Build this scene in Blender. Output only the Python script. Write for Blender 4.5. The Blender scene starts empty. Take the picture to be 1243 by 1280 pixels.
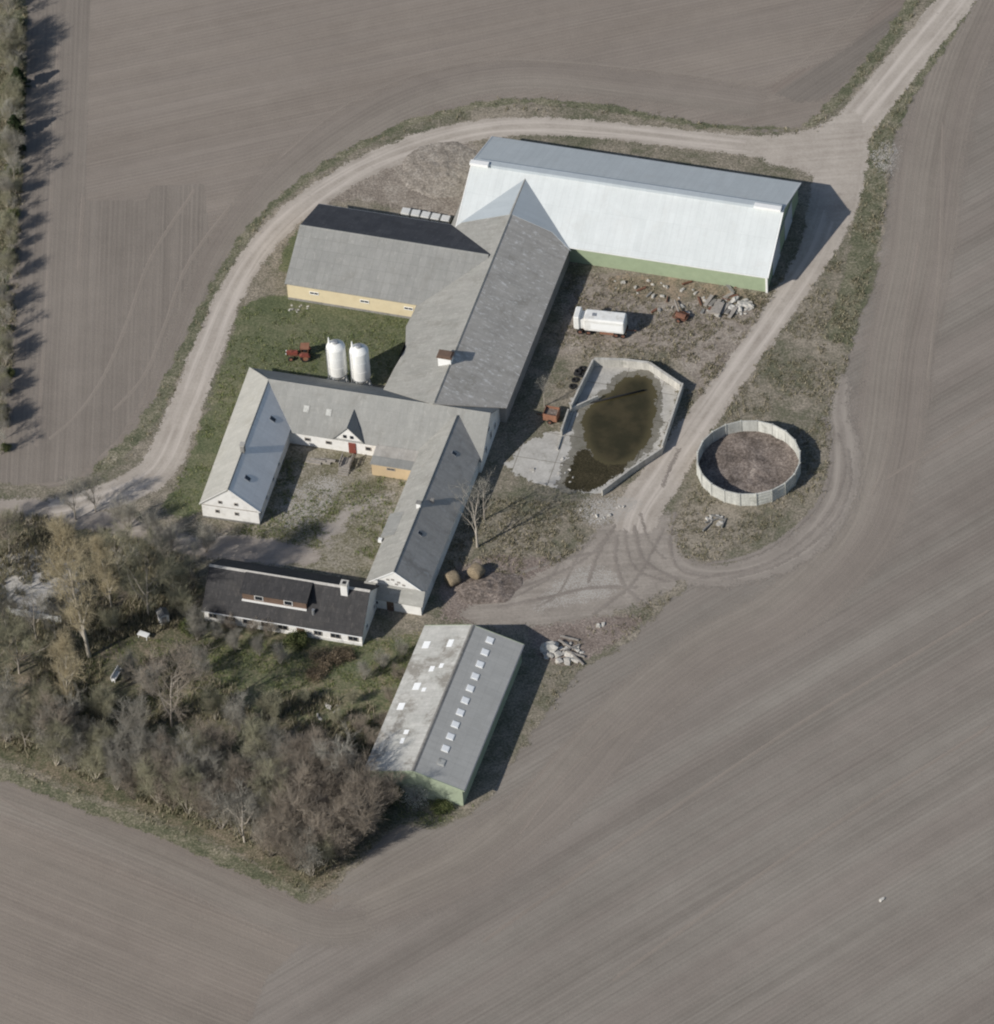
import bpy, bmesh, math, random
import numpy as np
from mathutils import Vector, Matrix, noise as mnoise
random.seed(7); RNG = np.random.default_rng(7)
R = math.radians
scene = bpy.context.scene
COL = scene.collection

# ---------------------------------------------------------------- camera
CX, CY, F, PXM = 621.5, 640.0, 8000.0, 9.0
EL, ROLL = R(46), R(4)
fw = Vector((0, math.cos(EL), -math.sin(EL)))
up0 = Vector((0, math.sin(EL), math.cos(EL))); rt0 = Vector((1, 0, 0))
RT = rt0*math.cos(ROLL) - up0*math.sin(ROLL)
UP = rt0*math.sin(ROLL) + up0*math.cos(ROLL)
CAM = -fw*(F/PXM)
def ray(px, py): return fw*F + RT*(px-CX) - UP*(py-CY)
def P(px, py, z=0.0):
    d = ray(px, py); t = (z-CAM.z)/d.z
    return CAM + d*t
def on_plane(px, py, p0, n):
    d = ray(px, py); t = (p0-CAM).dot(n)/d.dot(n)
    return CAM + d*t
cd = bpy.data.cameras.new('camera'); co = bpy.data.objects.new('camera', cd); COL.objects.link(co)
cd.sensor_fit = 'HORIZONTAL'; cd.sensor_width = 36; cd.lens = 36*F/1243
cd.clip_start = 5; cd.clip_end = 6000
m3 = Matrix((RT, UP, -fw)).transposed()
co.matrix_world = Matrix.Translation(CAM) @ m3.to_4x4()
scene.camera = co

# ---------------------------------------------------------------- light
SUN = Vector((-1.30, -0.815, 1.0)).normalized()
sun_el = math.asin(SUN.z); sun_az = math.atan2(SUN.x, SUN.y)
w = bpy.data.worlds.new('World'); scene.world = w; w.use_nodes = True
nt = w.node_tree; bg = nt.nodes['Background']
sky = nt.nodes.new('ShaderNodeTexSky'); sky.sky_type = 'NISHITA'; sky.sun_disc = False
sky.sun_elevation = sun_el; sky.sun_rotation = sun_az % (2*math.pi)
nt.links.new(sky.outputs[0], bg.inputs[0]); bg.inputs[1].default_value = 0.072
sl = bpy.data.lights.new('sun', 'SUN'); sl.energy = 3.6; sl.angle = R(0.6); sl.color = (1.0, 0.955, 0.89)
so = bpy.data.objects.new('sun', sl); COL.objects.link(so)
so.rotation_euler = SUN.to_track_quat('Z', 'Y').to_euler()
scene.view_settings.view_transform = 'Standard'; scene.view_settings.look = 'None'
scene.view_settings.exposure = 0.25; scene.view_settings.gamma = 1.0
scene.render.engine = 'CYCLES'
scene.cycles.pixel_filter_type = 'BLACKMAN_HARRIS'; scene.cycles.filter_width = 2.1
scene.cycles.max_bounces = 5; scene.cycles.transparent_max_bounces = 16

# ---------------------------------------------------------------- node helper
class NT:
    def __init__(s, name):
        s.m = bpy.data.materials.new(name); s.m.use_nodes = True
        s.t = s.m.node_tree; s.t.nodes.clear()
        s.out = s.t.nodes.new('ShaderNodeOutputMaterial')
    def node(s, typ, **kw):
        n = s.t.nodes.new(typ)
        for k, v in kw.items(): setattr(n, k, v)
        return n
    def set(s, sock, v):
        if isinstance(v, bpy.types.NodeSocket): s.t.links.new(v, sock)
        elif v is not None:
            if isinstance(v, (tuple, list)) and len(v) == 3 and sock.type == 'RGBA': v = (*v, 1)
            sock.default_value = v
    def pos(s): return s.node('ShaderNodeNewGeometry').outputs['Position']
    def obj(s): return s.node('ShaderNodeTexCoord').outputs['Object']
    def uv(s): return s.node('ShaderNodeTexCoord').outputs['UV']
    def island(s): return s.node('ShaderNodeNewGeometry').outputs['Random Per Island']
    def orand(s): return s.node('ShaderNodeObjectInfo').outputs['Random']
    def attr(s, nm): return s.node('ShaderNodeAttribute', attribute_name=nm).outputs['Fac']
    def mapv(s, vec, rot=0, scale=(1, 1, 1), loc=(0, 0, 0)):
        a = s.node('ShaderNodeMapping'); s.set(a.inputs[0], vec)
        if rot:
            a.inputs['Rotation'].default_value = (0, 0, rot)
            b = s.node('ShaderNodeMapping'); s.set(b.inputs[0], a.outputs[0]); a = b
        a.inputs['Scale'].default_value = scale; a.inputs['Location'].default_value = loc
        return a.outputs[0]
    def noise(s, vec, scale=1, detail=3, rough=.55, dist=0):
        n = s.node('ShaderNodeTexNoise'); s.set(n.inputs['Vector'], vec)
        n.inputs['Scale'].default_value = scale; n.inputs['Detail'].default_value = detail
        n.inputs['Roughness'].default_value = rough; n.inputs['Distortion'].default_value = dist
        return n.outputs[0]
    def math(s, op, a, b=0, c=None, clamp=False):
        n = s.node('ShaderNodeMath', operation=op, use_clamp=clamp)
        s.set(n.inputs[0], a); s.set(n.inputs[1], b)
        if c is not None: s.set(n.inputs[2], c)
        return n.outputs[0]
    def mix(s, f, a, b, blend='MIX'):
        n = s.node('ShaderNodeMix', data_type='RGBA', blend_type=blend)
        s.set(n.inputs[0], f); s.set(n.inputs[6], a); s.set(n.inputs[7], b)
        return n.outputs[2]
    def sstep(s, v, a, b, lo=0, hi=1):
        n = s.node('ShaderNodeMapRange', interpolation_type='SMOOTHSTEP')
        s.set(n.inputs[0], v); n.inputs[1].default_value = a; n.inputs[2].default_value = b
        n.inputs[3].default_value = lo; n.inputs[4].default_value = hi
        return n.outputs[0]
    def lin(s, v, a, b, lo=0, hi=1):
        n = s.node('ShaderNodeMapRange'); s.set(n.inputs[0], v)
        n.inputs[1].default_value = a; n.inputs[2].default_value = b
        n.inputs[3].default_value = lo; n.inputs[4].default_value = hi
        return n.outputs[0]
    def ramp(s, f, stops):
        n = s.node('ShaderNodeValToRGB'); e = n.color_ramp.elements
        while len(e) < len(stops): e.new(.5)
        for i, (p, c) in enumerate(stops):
            e[i].position = p; e[i].color = (*c, 1)
        s.set(n.inputs[0], f); return n.outputs[0]
    def scale(s, c, v):   # multiply colour by scalar
        n = s.node('ShaderNodeVectorMath', operation='SCALE'); s.set(n.inputs[0], c); s.set(n.inputs[3], v)
        return n.outputs[0]
    def bump(s, h, strength=.4, dist=.05):
        n = s.node('ShaderNodeBump'); n.inputs['Strength'].default_value = strength
        n.inputs['Distance'].default_value = dist; s.set(n.inputs['Height'], h); return n.outputs[0]
    def finish(s, color, rough=.85, metal=0, normal=None, alpha=None, spec=.3):
        b = s.node('ShaderNodeBsdfPrincipled')
        s.set(b.inputs['Base Color'], color); s.set(b.inputs['Roughness'], rough); s.set(b.inputs['Metallic'], metal)
        b.inputs['Specular IOR Level'].default_value = spec
        if normal is not None: s.set(b.inputs['Normal'], normal)
        o = b.outputs[0]
        if alpha is not None:
            t = s.node('ShaderNodeBsdfTransparent'); mx = s.node('ShaderNodeMixShader')
            s.set(mx.inputs[0], alpha); s.t.links.new(t.outputs[0], mx.inputs[1]); s.t.links.new(o, mx.inputs[2]); o = mx.outputs[0]
        s.t.links.new(o, s.out.inputs[0]); return s.m
    def edge_alpha(s, rag=1.2, soft=.5, nscale=.45, top=1.0):
        """ragged, stippled border: every point is either this cover or the one below"""
        e = s.attr('edge'); p = s.pos()
        n1 = s.math('SUBTRACT', s.noise(p, nscale, 5, .65), .5)
        n2 = s.math('SUBTRACT', s.noise(p, 3.1, 3, .8), .5)
        v = s.math('ADD', e, s.math('MULTIPLY', n1, rag*2.4)); v = s.math('ADD', v, s.math('MULTIPLY', n2, soft*3.2))
        a = s.math('GREATER_THAN', v, 0)
        if top < 1:
            q = s.math('ADD', s.math('MULTIPLY', s.noise(p, 4.3, 2, .7), .7), s.math('MULTIPLY', s.noise(p, .5, 3, .6), .3))
            a = s.math('MULTIPLY', a, s.math('LESS_THAN', q, .5+(top-.5)*.42))
        return a

KS, KR, KT = (1.10, 1.06, 1.005), 1.26, 1.30      # overall albedo trims: soil, roads, turf
def kk(c, k): return tuple(min(x*(k[i] if isinstance(k, tuple) else k), .85) for i, x in enumerate(c))
# ---------------------------------------------------------------- ground materials
def soil(name, ang=None, uv=False, dark=(.190,.166,.146), light=(.262,.236,.212), tint=(.225,.192,.172), rag=1.0, soft=.8, edge=True, rows=.9, rowamp=.10, top=1.0, bands=.5):
    dark, light, tint = kk(dark, KS), kk(light, KS), kk(tint, KS)
    s = NT(name); p = s.pos()
    v = s.uv() if uv else s.mapv(p, rot=-R(ang))           # x = along, y = across
    s1 = s.noise(s.mapv(v, scale=(.006, .13, 1)), 1, 4, .6)
    s2 = s.noise(s.mapv(v, scale=(.012, .75, 1)), 1, 3, .6)
    s3 = s.noise(s.mapv(v, scale=(.03, 2.6, 1)), 1, 2, .6)
    blot = s.noise(p, .035, 4, .6); mid = s.noise(p, .35, 5, .65); grain = s.noise(p, 2.6, 4, .8)
    wv = s.node('ShaderNodeTexWave', wave_type='BANDS', bands_direction='Y')
    s.set(wv.inputs['Vector'], v); wv.inputs['Scale'].default_value = rows*.5; wv.inputs['Distortion'].default_value = 1.5
    wv.inputs['Detail'].default_value = 2; wv.inputs['Detail Scale'].default_value = .3
    f = s.math('MULTIPLY', s1, bands)
    for a, k in ((s2, .40), (s3, .46), (blot, .60), (mid, .34), (grain, .46), (wv.outputs[1], rowamp)):
        f = s.math('ADD', f, s.math('MULTIPLY', a, k))
    tot = bands+.40+.46+.60+.34+.46+rowamp
    f = s.lin(f, tot*.5-.29, tot*.5+.29)
    c = s.mix(f, dark, light)
    tf = s.sstep(s.noise(s.mapv(v, scale=(.005, .16, 1), loc=(3, 7, 0)), 1, 3), .42, .62)
    c = s.mix(s.math('MULTIPLY', tf, .6), c, s.mix(f, kk(tint, .84), kk(tint, 1.14)))
    sp = s.sstep(s.noise(p, 1.7, 2, .5), .70, .78)
    c = s.mix(s.math('MULTIPLY', sp, .25), c, (.36, .32, .28))
    nrm = s.bump(s.math('ADD', grain, s.math('MULTIPLY', s3, .8)), .5, .10)
    return s.finish(c, .95, normal=nrm, alpha=s.edge_alpha(rag, soft, .25, top) if edge else None, spec=.1)

def gray(c, a):
    l = .3*c[0]+.59*c[1]+.11*c[2]; return tuple(x*(1-a)+l*a for x in c)
def turf(name, stops, sc=.16, rag=1.5, soft=.5, edge=True, top=1.0, fine=1.0, k=None, desat=.22):
    stops = [(q, gray(kk(c_, k or KT), desat)) for q, c_ in stops]
    s = NT(name); p = s.pos()
    a = s.noise(p, sc, 6, .68, .6); b = s.noise(p, sc*6, 4, .7); g = s.noise(p, 3.2, 3, .75)
    f = s.math('ADD', s.math('MULTIPLY', a, .62), s.math('MULTIPLY', b, .38))
    f = s.math('ADD', f, s.math('MULTIPLY', s.math('SUBTRACT', g, .5), .35*fine))
    c = s.ramp(s.lin(f, .30, .70), stops)
    c = s.scale(c, s.lin(g, .3, .7, .72, 1.28))
    return s.finish(c, .95, normal=s.bump(s.math('ADD', b, g), .7, .15), alpha=s.edge_alpha(rag, soft, .4, top) if edge else None, spec=.1)

def road(name, c0=(.235,.205,.175), c1=(.40,.36,.315), rut=(.45,.405,.36), rag=.9, soft=.6, tracks=True, top=1.0):
    c0, c1, rut = kk(c0, KR), kk(c1, KR), kk(rut, KR)
    s = NT(name); p = s.pos(); v = s.uv()
    a = s.noise(p, .22, 5, .65); g = s.noise(p, 2.4, 4, .75)
    st = s.noise(s.mapv(v, scale=(.05, 1.3, 1)), 1, 4, .6)
    f = s.math('ADD', s.math('MULTIPLY', a, .4), s.math('ADD', s.math('MULTIPLY', g, .3), s.math('MULTIPLY', st, .3)))
    c = s.mix(s.lin(f, .33, .66), c0, c1)
    if tracks:
        sx = s.node('ShaderNodeSeparateXYZ'); s.set(sx.inputs[0], v)
        y = s.math('ABSOLUTE', s.math('SUBTRACT', s.math('ABSOLUTE', sx.outputs[1]), .9))
        t = s.sstep(y, .75, .1); t = s.math('MULTIPLY', t, s.sstep(st, .3, .65))
        c = s.mix(s.math('MULTIPLY', t, .7), c, rut)
    pud = s.sstep(s.noise(p, .8, 3, .6), .66, .72)
    c = s.mix(s.math('MULTIPLY', pud, .35), c, tuple(x*.75 for x in c0))
    return s.finish(c, .95, normal=s.bump(g, .5, .06), alpha=s.edge_alpha(rag, soft, .5, top), spec=.1)

def plain(name, col, rough=.7, var=.25, sc=1.5, metal=0, dirt=None, dirt_amt=.5, dsc=.6, spec=.3, orandom=0):
    s = NT(name); p = s.obj()
    n = s.noise(p, sc, 5, .65)
    c = s.scale(s.mix(0, col, col), s.lin(n, .3, .7, 1-var, 1+var))
    if dirt: c = s.mix(s.math('MULTIPLY', s.sstep(s.noise(p, dsc, 5, .7), .48, .68), dirt_amt), c, dirt)
    if orandom: c = s.scale(c, s.lin(s.orand(), 0, 1, 1-orandom, 1+orandom))
    return s.finish(c, rough, metal, s.bump(n, .2, .02), spec=spec)

def roofing(name, c, c2, stain=None, stain_amt=.5, sheet=(1.1, 1.55), line=.5, spots=None, spot_amt=0, rough=.8, streak=.5, stain_th=(.5, .7), spec=.25, metal=0, var=.22):
    """fibre cement or metal sheets: faint sheet joints, per-sheet tone, run-off streaks, lichen"""
    s = NT(name); p = s.obj()
    b = s.node('ShaderNodeTexBrick', offset=0.0, squash=1.0); s.set(b.inputs['Vector'], p)
    b.inputs['Scale'].default_value = 1; b.inputs['Brick Width'].default_value = sheet[0]; b.inputs['Row Height'].default_value = sheet[1]
    b.inputs['Mortar Size'].default_value = .03; b.inputs['Mortar Smooth'].default_value = 1.0; b.inputs['Bias'].default_value = 0
    s.set(b.inputs['Color1'], c); s.set(b.inputs['Color2'], c2); s.set(b.inputs['Mortar'], tuple(x*(1-line*.6) for x in c))
    col = b.outputs[0]
    n = s.noise(p, .35, 5, .65); g = s.noise(p, 2.5, 4, .75)
    st = s.noise(s.mapv(p, scale=(1.6, .12, .12)), 1, 4, .65)
    k = s.math('ADD', s.math('MULTIPLY', n, .4), s.math('ADD', s.math('MULTIPLY', g, .3), s.math('MULTIPLY', st, .3*streak*2)))
    mid = .35+.3*streak
    col = s.scale(col, s.lin(k, mid-.2, mid+.2, 1-var, 1+var))
    if stain: col = s.mix(s.math('MULTIPLY', s.sstep(s.noise(p, .28, 6, .7, .4), *stain_th), stain_amt), col, stain)
    if spots: col = s.mix(s.math('MULTIPLY', s.sstep(s.noise(s.mapv(p, scale=(1.5, .42, 1)), 1.6, 4, .8), .54, .66), spot_amt), col, spots)
    wv = s.node('ShaderNodeTexWave', bands_direction='X'); s.set(wv.inputs['Vector'], p); wv.inputs['Scale'].default_value = 1.1
    nrm = s.bump(s.math('ADD', s.math('MULTIPLY', wv.outputs[1], .3), g), .25, .04)
    return s.finish(col, rough, metal, nrm, spec=spec)

def barkmat(name, c0, c1):
    s = NT(name)
    c = s.mix(s.island(), c0, c1); c = s.scale(c, s.lin(s.orand(), 0, 1, .8, 1.2))
    return s.finish(c, .9, spec=.1)

M = {}
M['field'] = soil('bare soil', 33, edge=False, dark=(.166,.152,.138), light=(.262,.246,.226), tint=(.222,.200,.184), bands=1.1)
M['field_n'] = soil('bare soil north', 12, dark=(.184,.163,.146), light=(.270,.244,.220), tint=(.222,.200,.182), bands=.6, rag=.6, soft=.5)
M['field_w'] = soil('bare soil drilled', 88, dark=(.158,.143,.130), light=(.246,.224,.203), tint=(.202,.184,.167), rows=.9, rowamp=.10, rag=.2, soft=.25)
M['field_dark'] = soil('bare soil damp', 40, dark=(.148,.135,.123), light=(.222,.204,.187), rag=1.2, soft=1.6)
M['field_sw'] = soil('bare soil south west', -32, dark=(.184,.162,.145), light=(.268,.240,.214), tint=(.224,.202,.180), bands=.7, rag=.6, soft=.8)
M['headland'] = soil('bare soil headland', uv=True, dark=(.178,.161,.145), light=(.268,.246,.222), tint=(.220,.197,.180), rows=.9, rowamp=.08, rag=1.0, soft=3.0, bands=.8)
M['tramline'] = soil('pale wheel marks', uv=True, dark=(.200,.180,.162), light=(.275,.250,.226), rag=.04, soft=.12)
M['weeds'] = turf('weedy ground', [(0, (.070,.078,.042)), (.32, (.115,.110,.068)), (.55, (.175,.150,.108)), (.8, (.25,.212,.158)), (1, (.17,.14,.112))], .10)
M['verge'] = turf('verge grass', [(0, (.060,.070,.036)), (.4, (.10,.103,.056)), (.7, (.175,.157,.10)), (1, (.29,.25,.18))], .3, rag=1.3)
M['lawn'] = turf('lawn', [(0, (.045,.058,.024)), (.4, (.066,.076,.033)), (.75, (.10,.098,.050)), (1, (.18,.15,.092))], .12, rag=1.5, soft=.8, k=1.75)
M['court'] = turf('courtyard grass', [(0, (.085,.088,.042)), (.35, (.135,.122,.070)), (.65, (.215,.19,.14)), (1, (.29,.26,.21))], .16, rag=1.0)
M['grove'] = turf('grove floor', [(0, (.035,.045,.020)), (.4, (.07,.068,.036)), (.7, (.125,.10,.064)), (1, (.17,.135,.095))], .22, rag=2.0, soft=1.2, k=1.7)
M['garden'] = turf('garden grass', [(0, (.048,.066,.026)), (.4, (.085,.094,.042)), (.7, (.14,.12,.066)), (1, (.21,.16,.10))], .2, rag=2.0, soft=1.2, k=1.55)
M['rust_weeds'] = turf('rusty dead weeds', [(0, (.085,.088,.048)), (.4, (.17,.14,.09)), (.75, (.28,.20,.13)), (1, (.27,.22,.16))], .35, rag=2.0, soft=1.5, top=.7)
M['bare'] = turf('bare earth', [(0, (.13,.105,.082)), (.4, (.20,.165,.13)), (.75, (.27,.23,.185)), (1, (.33,.29,.24))], .25, rag=1.8, soft=1.5, top=.9)
M['bare_red'] = turf('reddish bare earth', [(0, (.11,.085,.068)), (.4, (.17,.132,.108)), (.75, (.225,.18,.15)), (1, (.27,.225,.185))], .3, rag=1.8, soft=1.5, top=.95)
M['road'] = road('dirt road')
M['road_dark'] = road('dirt road dark', (.19,.165,.143), (.31,.275,.24), (.345,.31,.27), rag=1.2, soft=1.0)
M['gravel'] = road('gravel yard', (.20,.178,.156), (.325,.295,.26), rag=2.2, soft=1.6, tracks=False)
M['pale_gravel'] = road('pale gravel', (.30,.285,.26), (.50,.475,.44), rag=1.6, soft=1.2, tracks=False, top=.8)
M['road_flat'] = road('worn junction', rag=1.2, soft=1.0, tracks=False)
M['churned'] = road('churned mud', (.155,.136,.117), (.315,.282,.246), rag=2.2, soft=1.8, tracks=False)
M['loop'] = road('soft loop track', (.165,.145,.126), (.265,.236,.206), (.285,.255,.222), rag=1.2, soft=1.8)
M['pale_thin'] = road('thin pale gravel', (.24,.22,.195), (.36,.34,.31), rag=2.0, soft=2.0, tracks=False, top=.55)
M['rut'] = road('dark ruts', (.140,.122,.106), (.25,.222,.195), rag=.3, soft=.45, tracks=False, top=.8)

def concrete(name, c0, c1, joints=0, edge=False, rag=.4):
    s = NT(name); p = s.pos() if edge else s.obj()
    a = s.noise(p, .5, 6, .7); g = s.noise(p, 3, 4, .75)
    c = s.mix(s.lin(s.math('ADD', s.math('MULTIPLY', a, .6), s.math('MULTIPLY', g, .4)), .32, .68), c0, c1)
    if joints:
        b = s.node('ShaderNodeTexBrick', offset=0.0); s.set(b.inputs['Vector'], s.mapv(p, rot=-R(-18)))
        b.inputs['Scale'].default_value = 1; b.inputs['Brick Width'].default_value = joints; b.inputs['Row Height'].default_value = joints
        b.inputs['Mortar Size'].default_value = .09; b.inputs['Mortar Smooth'].default_value = .8
        s.set(b.inputs['Color1'], (1, 1, 1)); s.set(b.inputs['Color2'], (.9, .9, .9)); s.set(b.inputs['Mortar'], (.42, .40, .36))
        c = s.mix(.9, c, b.outputs[0], 'MULTIPLY')
    c = s.scale(c, s.lin(s.orand(), 0, 1, .84, 1.1)) if not edge else c
    if not edge: c = s.scale(c, s.lin(s.noise(s.mapv(p, scale=(2.2, 2.2, .25)), 1, 4, .7), .35, .65, .82, 1.12))
    moss = s.sstep(s.noise(p, .45, 5, .7), .55, .68)
    c = s.mix(s.math('MULTIPLY', moss, .35), c, (.13, .125, .085))
    return s.finish(c, .85, normal=s.bump(g, .3, .03), alpha=s.edge_alpha(rag, .3, .6) if edge else None)
M['slab'] = concrete('concrete slab', (.33,.315,.285), (.56,.54,.50), 5.5, True, 1.5)
M['conc'] = concrete('cast concrete', (.36,.345,.31), (.58,.56,.51))
M['conc_new'] = concrete('panel concrete', (.40,.40,.37), (.60,.60,.55))
M['conc_dark'] = concrete('weathered concrete', (.16,.155,.145), (.30,.29,.27))
def water():
    s = NT('murky water'); p = s.pos()
    c = s.mix(s.sstep(s.noise(p, .3, 4, .6), .35, .7), (.036,.032,.015), (.064,.052,.026))
    e = s.sstep(s.attr('edge'), 0, 1.6)
    c = s.mix(e, (.085,.072,.036), c)
    return s.finish(c, .12, normal=s.bump(s.noise(p, 3, 2), .04, .02), alpha=s.edge_alpha(1.0, .3, .6), spec=.45)
M['water'] = water()
M['wet'] = concrete('wet stained concrete', (.13,.12,.095), (.25,.235,.20), 5.5, True, 1.2)
M['mud'] = turf('wet black mud', [(0, (.022,.020,.012)), (.5, (.036,.031,.018)), (1, (.056,.047,.030))], .5, rag=1.6, soft=.6, desat=0)

# building materials
M['white'] = plain('white limewash', (.74,.73,.70), .85, .06, 1.5, dirt=(.45,.42,.36), dirt_amt=.35, dsc=.9)
M['white_paint'] = plain('white paint', (.78,.78,.76), .5, .05, 2)
M['yellow'] = plain('pale yellow render', (.63,.545,.37), .85, .08, 1.2, dirt=(.45,.36,.22), dirt_amt=.4)
M['orange'] = plain('orange yellow render', (.52,.40,.25), .85, .1, 1.2, dirt=(.40,.30,.20), dirt_amt=.4)
M['green_wall'] = plain('pale green boards', (.30,.36,.24), .7, .08, 1.0)
M['green_wall2'] = plain('faded green boards', (.32,.37,.27), .7, .1, 1.0)
M['blue_wall'] = plain('pale grey steel door', (.50,.53,.56), .5, .08, 1.0)
M['tarred'] = plain('grey brown wall', (.30,.28,.26), .9, .15, 1.0)
M['trailer_white'] = plain('dirty white paint', (.74,.74,.71), .5, .08, 1.5, dirt=(.42,.38,.31), dirt_amt=.45, dsc=.9)
M['glass'] = plain('dark window glass', (.022,.026,.032), .12, .2, 1, spec=.5)
M['skylight'] = plain('translucent rooflight sheet', (.86,.87,.86), .45, .03, 2)
M['skylight_dim'] = plain('grimy rooflight sheet', (.46,.46,.43), .5, .25, 4, dirt=(.15,.15,.14), dirt_amt=.8, dsc=2)
M['timber'] = plain('weathered grey timber', (.30,.275,.245), .85, .25, 3)
M['brown_wood'] = plain('brown timber cladding', (.145,.098,.072), .8, .2, 3)
M['red_paint'] = plain('dull red paint', (.21,.062,.046), .6, .15, 2)
M['rust'] = plain('rusty steel', (.17,.082,.055), .85, .35, 3, dirt=(.12,.055,.035), dirt_amt=.7, dsc=2)
M['rust_orange'] = plain('orange rusted steel', (.27,.135,.085), .85, .25, 3, dirt=(.20,.085,.05), dirt_amt=.6, dsc=1.5)
M['black'] = plain('black rubber', (.02,.02,.021), .85, .3, 4)
M['steel'] = plain('galvanised steel', (.42,.43,.44), .45, .12, 3, metal=.6)
M['fibreglass'] = plain('white fibreglass', (.80,.80,.77), .35, .04, .8, dirt=(.60,.58,.50), dirt_amt=.25, dsc=.5, spec=.4)
M['straw'] = plain('weathered straw', (.25,.20,.135), .95, .4, 5, dirt=(.16,.125,.085), dirt_amt=.6, dsc=2)
M['wrap'] = plain('white bale wrap', (.62,.62,.60), .4, .1, 2)
M['stone'] = plain('pale rubble', (.46,.44,.40), .9, .22, 2, dirt=(.25,.23,.20), dirt_amt=.5, dsc=1.5, orandom=.25)
M['ridge_pale'] = plain('pale mortar ridge', (.40,.385,.36), .85, .2, 3)
M['brick'] = plain('dark brick', (.16,.11,.085), .9, .25, 4)
M['dirt_floor'] = turf('rotted manure', [(0, (.06,.048,.04)), (.4, (.125,.098,.08)), (.75, (.205,.165,.138)), (1, (.27,.225,.185))], .35, edge=False)

M['r_metal'] = roofing('white steel sheet', (.60,.63,.62), (.628,.657,.648), (.55,.555,.53), .35, line=.22, sheet=(1.0, 4.6), rough=.45, streak=.6, spec=.4, var=.11)
M['r_patch'] = roofing('blue grey steel sheet', (.40,.44,.46), (.42,.46,.48), None, line=.12, sheet=(1.0, 9), rough=.45, var=.1)
M['r_grey'] = roofing('grey fibre cement', (.245,.245,.23), (.27,.268,.252), (.21,.205,.185), .5, line=.45, spots=(.42,.41,.38), spot_amt=.3, var=.17)
M['r_dark'] = roofing('dark bitumen slate', (.060,.062,.070), (.080,.081,.088), (.045,.045,.05), .5, line=.3, spots=(.16,.16,.165), spot_amt=.35)
M['r_cw'] = roofing('lichened fibre cement', (.30,.295,.268), (.32,.312,.285), (.215,.205,.178), .6, line=.15, spots=(.47,.45,.41), spot_amt=.45, var=.26)
M['r_ce'] = roofing('shade lifted patchy old fibre cement', (.405,.382,.342), (.43,.405,.365), (.265,.246,.208), .65, line=.25, spots=(.74,.73,.70), spot_amt=.7, var=.26)  # great barn east slope: lighter, warmer albedo makes up for weak sunlight
M['r_fe'] = roofing('shade lifted mottled fibre cement', (.395,.372,.335), (.43,.405,.365), (.23,.213,.185), .6, line=.2, spots=(.56,.55,.53), spot_amt=.4, var=.28)  # base colour raised and warmed against the dim blue light on east slopes
M['r_ee'] = roofing('shade lifted new pale fibre cement', (.78,.77,.735), (.81,.80,.765), (.66,.65,.61), .5, line=.15, var=.14, spots=(.8,.8,.78), spot_amt=.2)  # pale sheets painted far lighter, standing in for sun missing on this slope
M['r_wing'] = roofing('pale fibre cement', (.265,.265,.248), (.28,.278,.26), (.20,.195,.175), .55, line=.18, spots=(.41,.40,.37), spot_amt=.35, var=.2)
M['r_wingw'] = roofing('bleached fibre cement', (.41,.40,.36), (.43,.418,.376), (.32,.305,.25), .55, line=.15, spots=(.58,.56,.51), spot_amt=.35, var=.18)
M['r_house'] = roofing('black slate', (.040,.039,.040), (.051,.049,.049), (.066,.062,.057), .6, sheet=(.6, .6), line=.3, spots=(.11,.10,.095), spot_amt=.4, var=.3)
M['r_low'] = roofing('shade lifted grey fibre cement', (.385,.382,.36), (.405,.40,.377), (.33,.322,.30), .4, line=.35, var=.13, spots=(.47,.47,.455), spot_amt=.3)  # low barn east side: extra brightness and warmth put into the colour against shade
M['r_loww'] = roofing('mossy fibre cement', (.44,.435,.40), (.48,.47,.435), (.20,.18,.15), .75, line=.15, spots=(.60,.585,.55), spot_amt=.6, var=.3, stain_th=(.46, .62))

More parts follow.
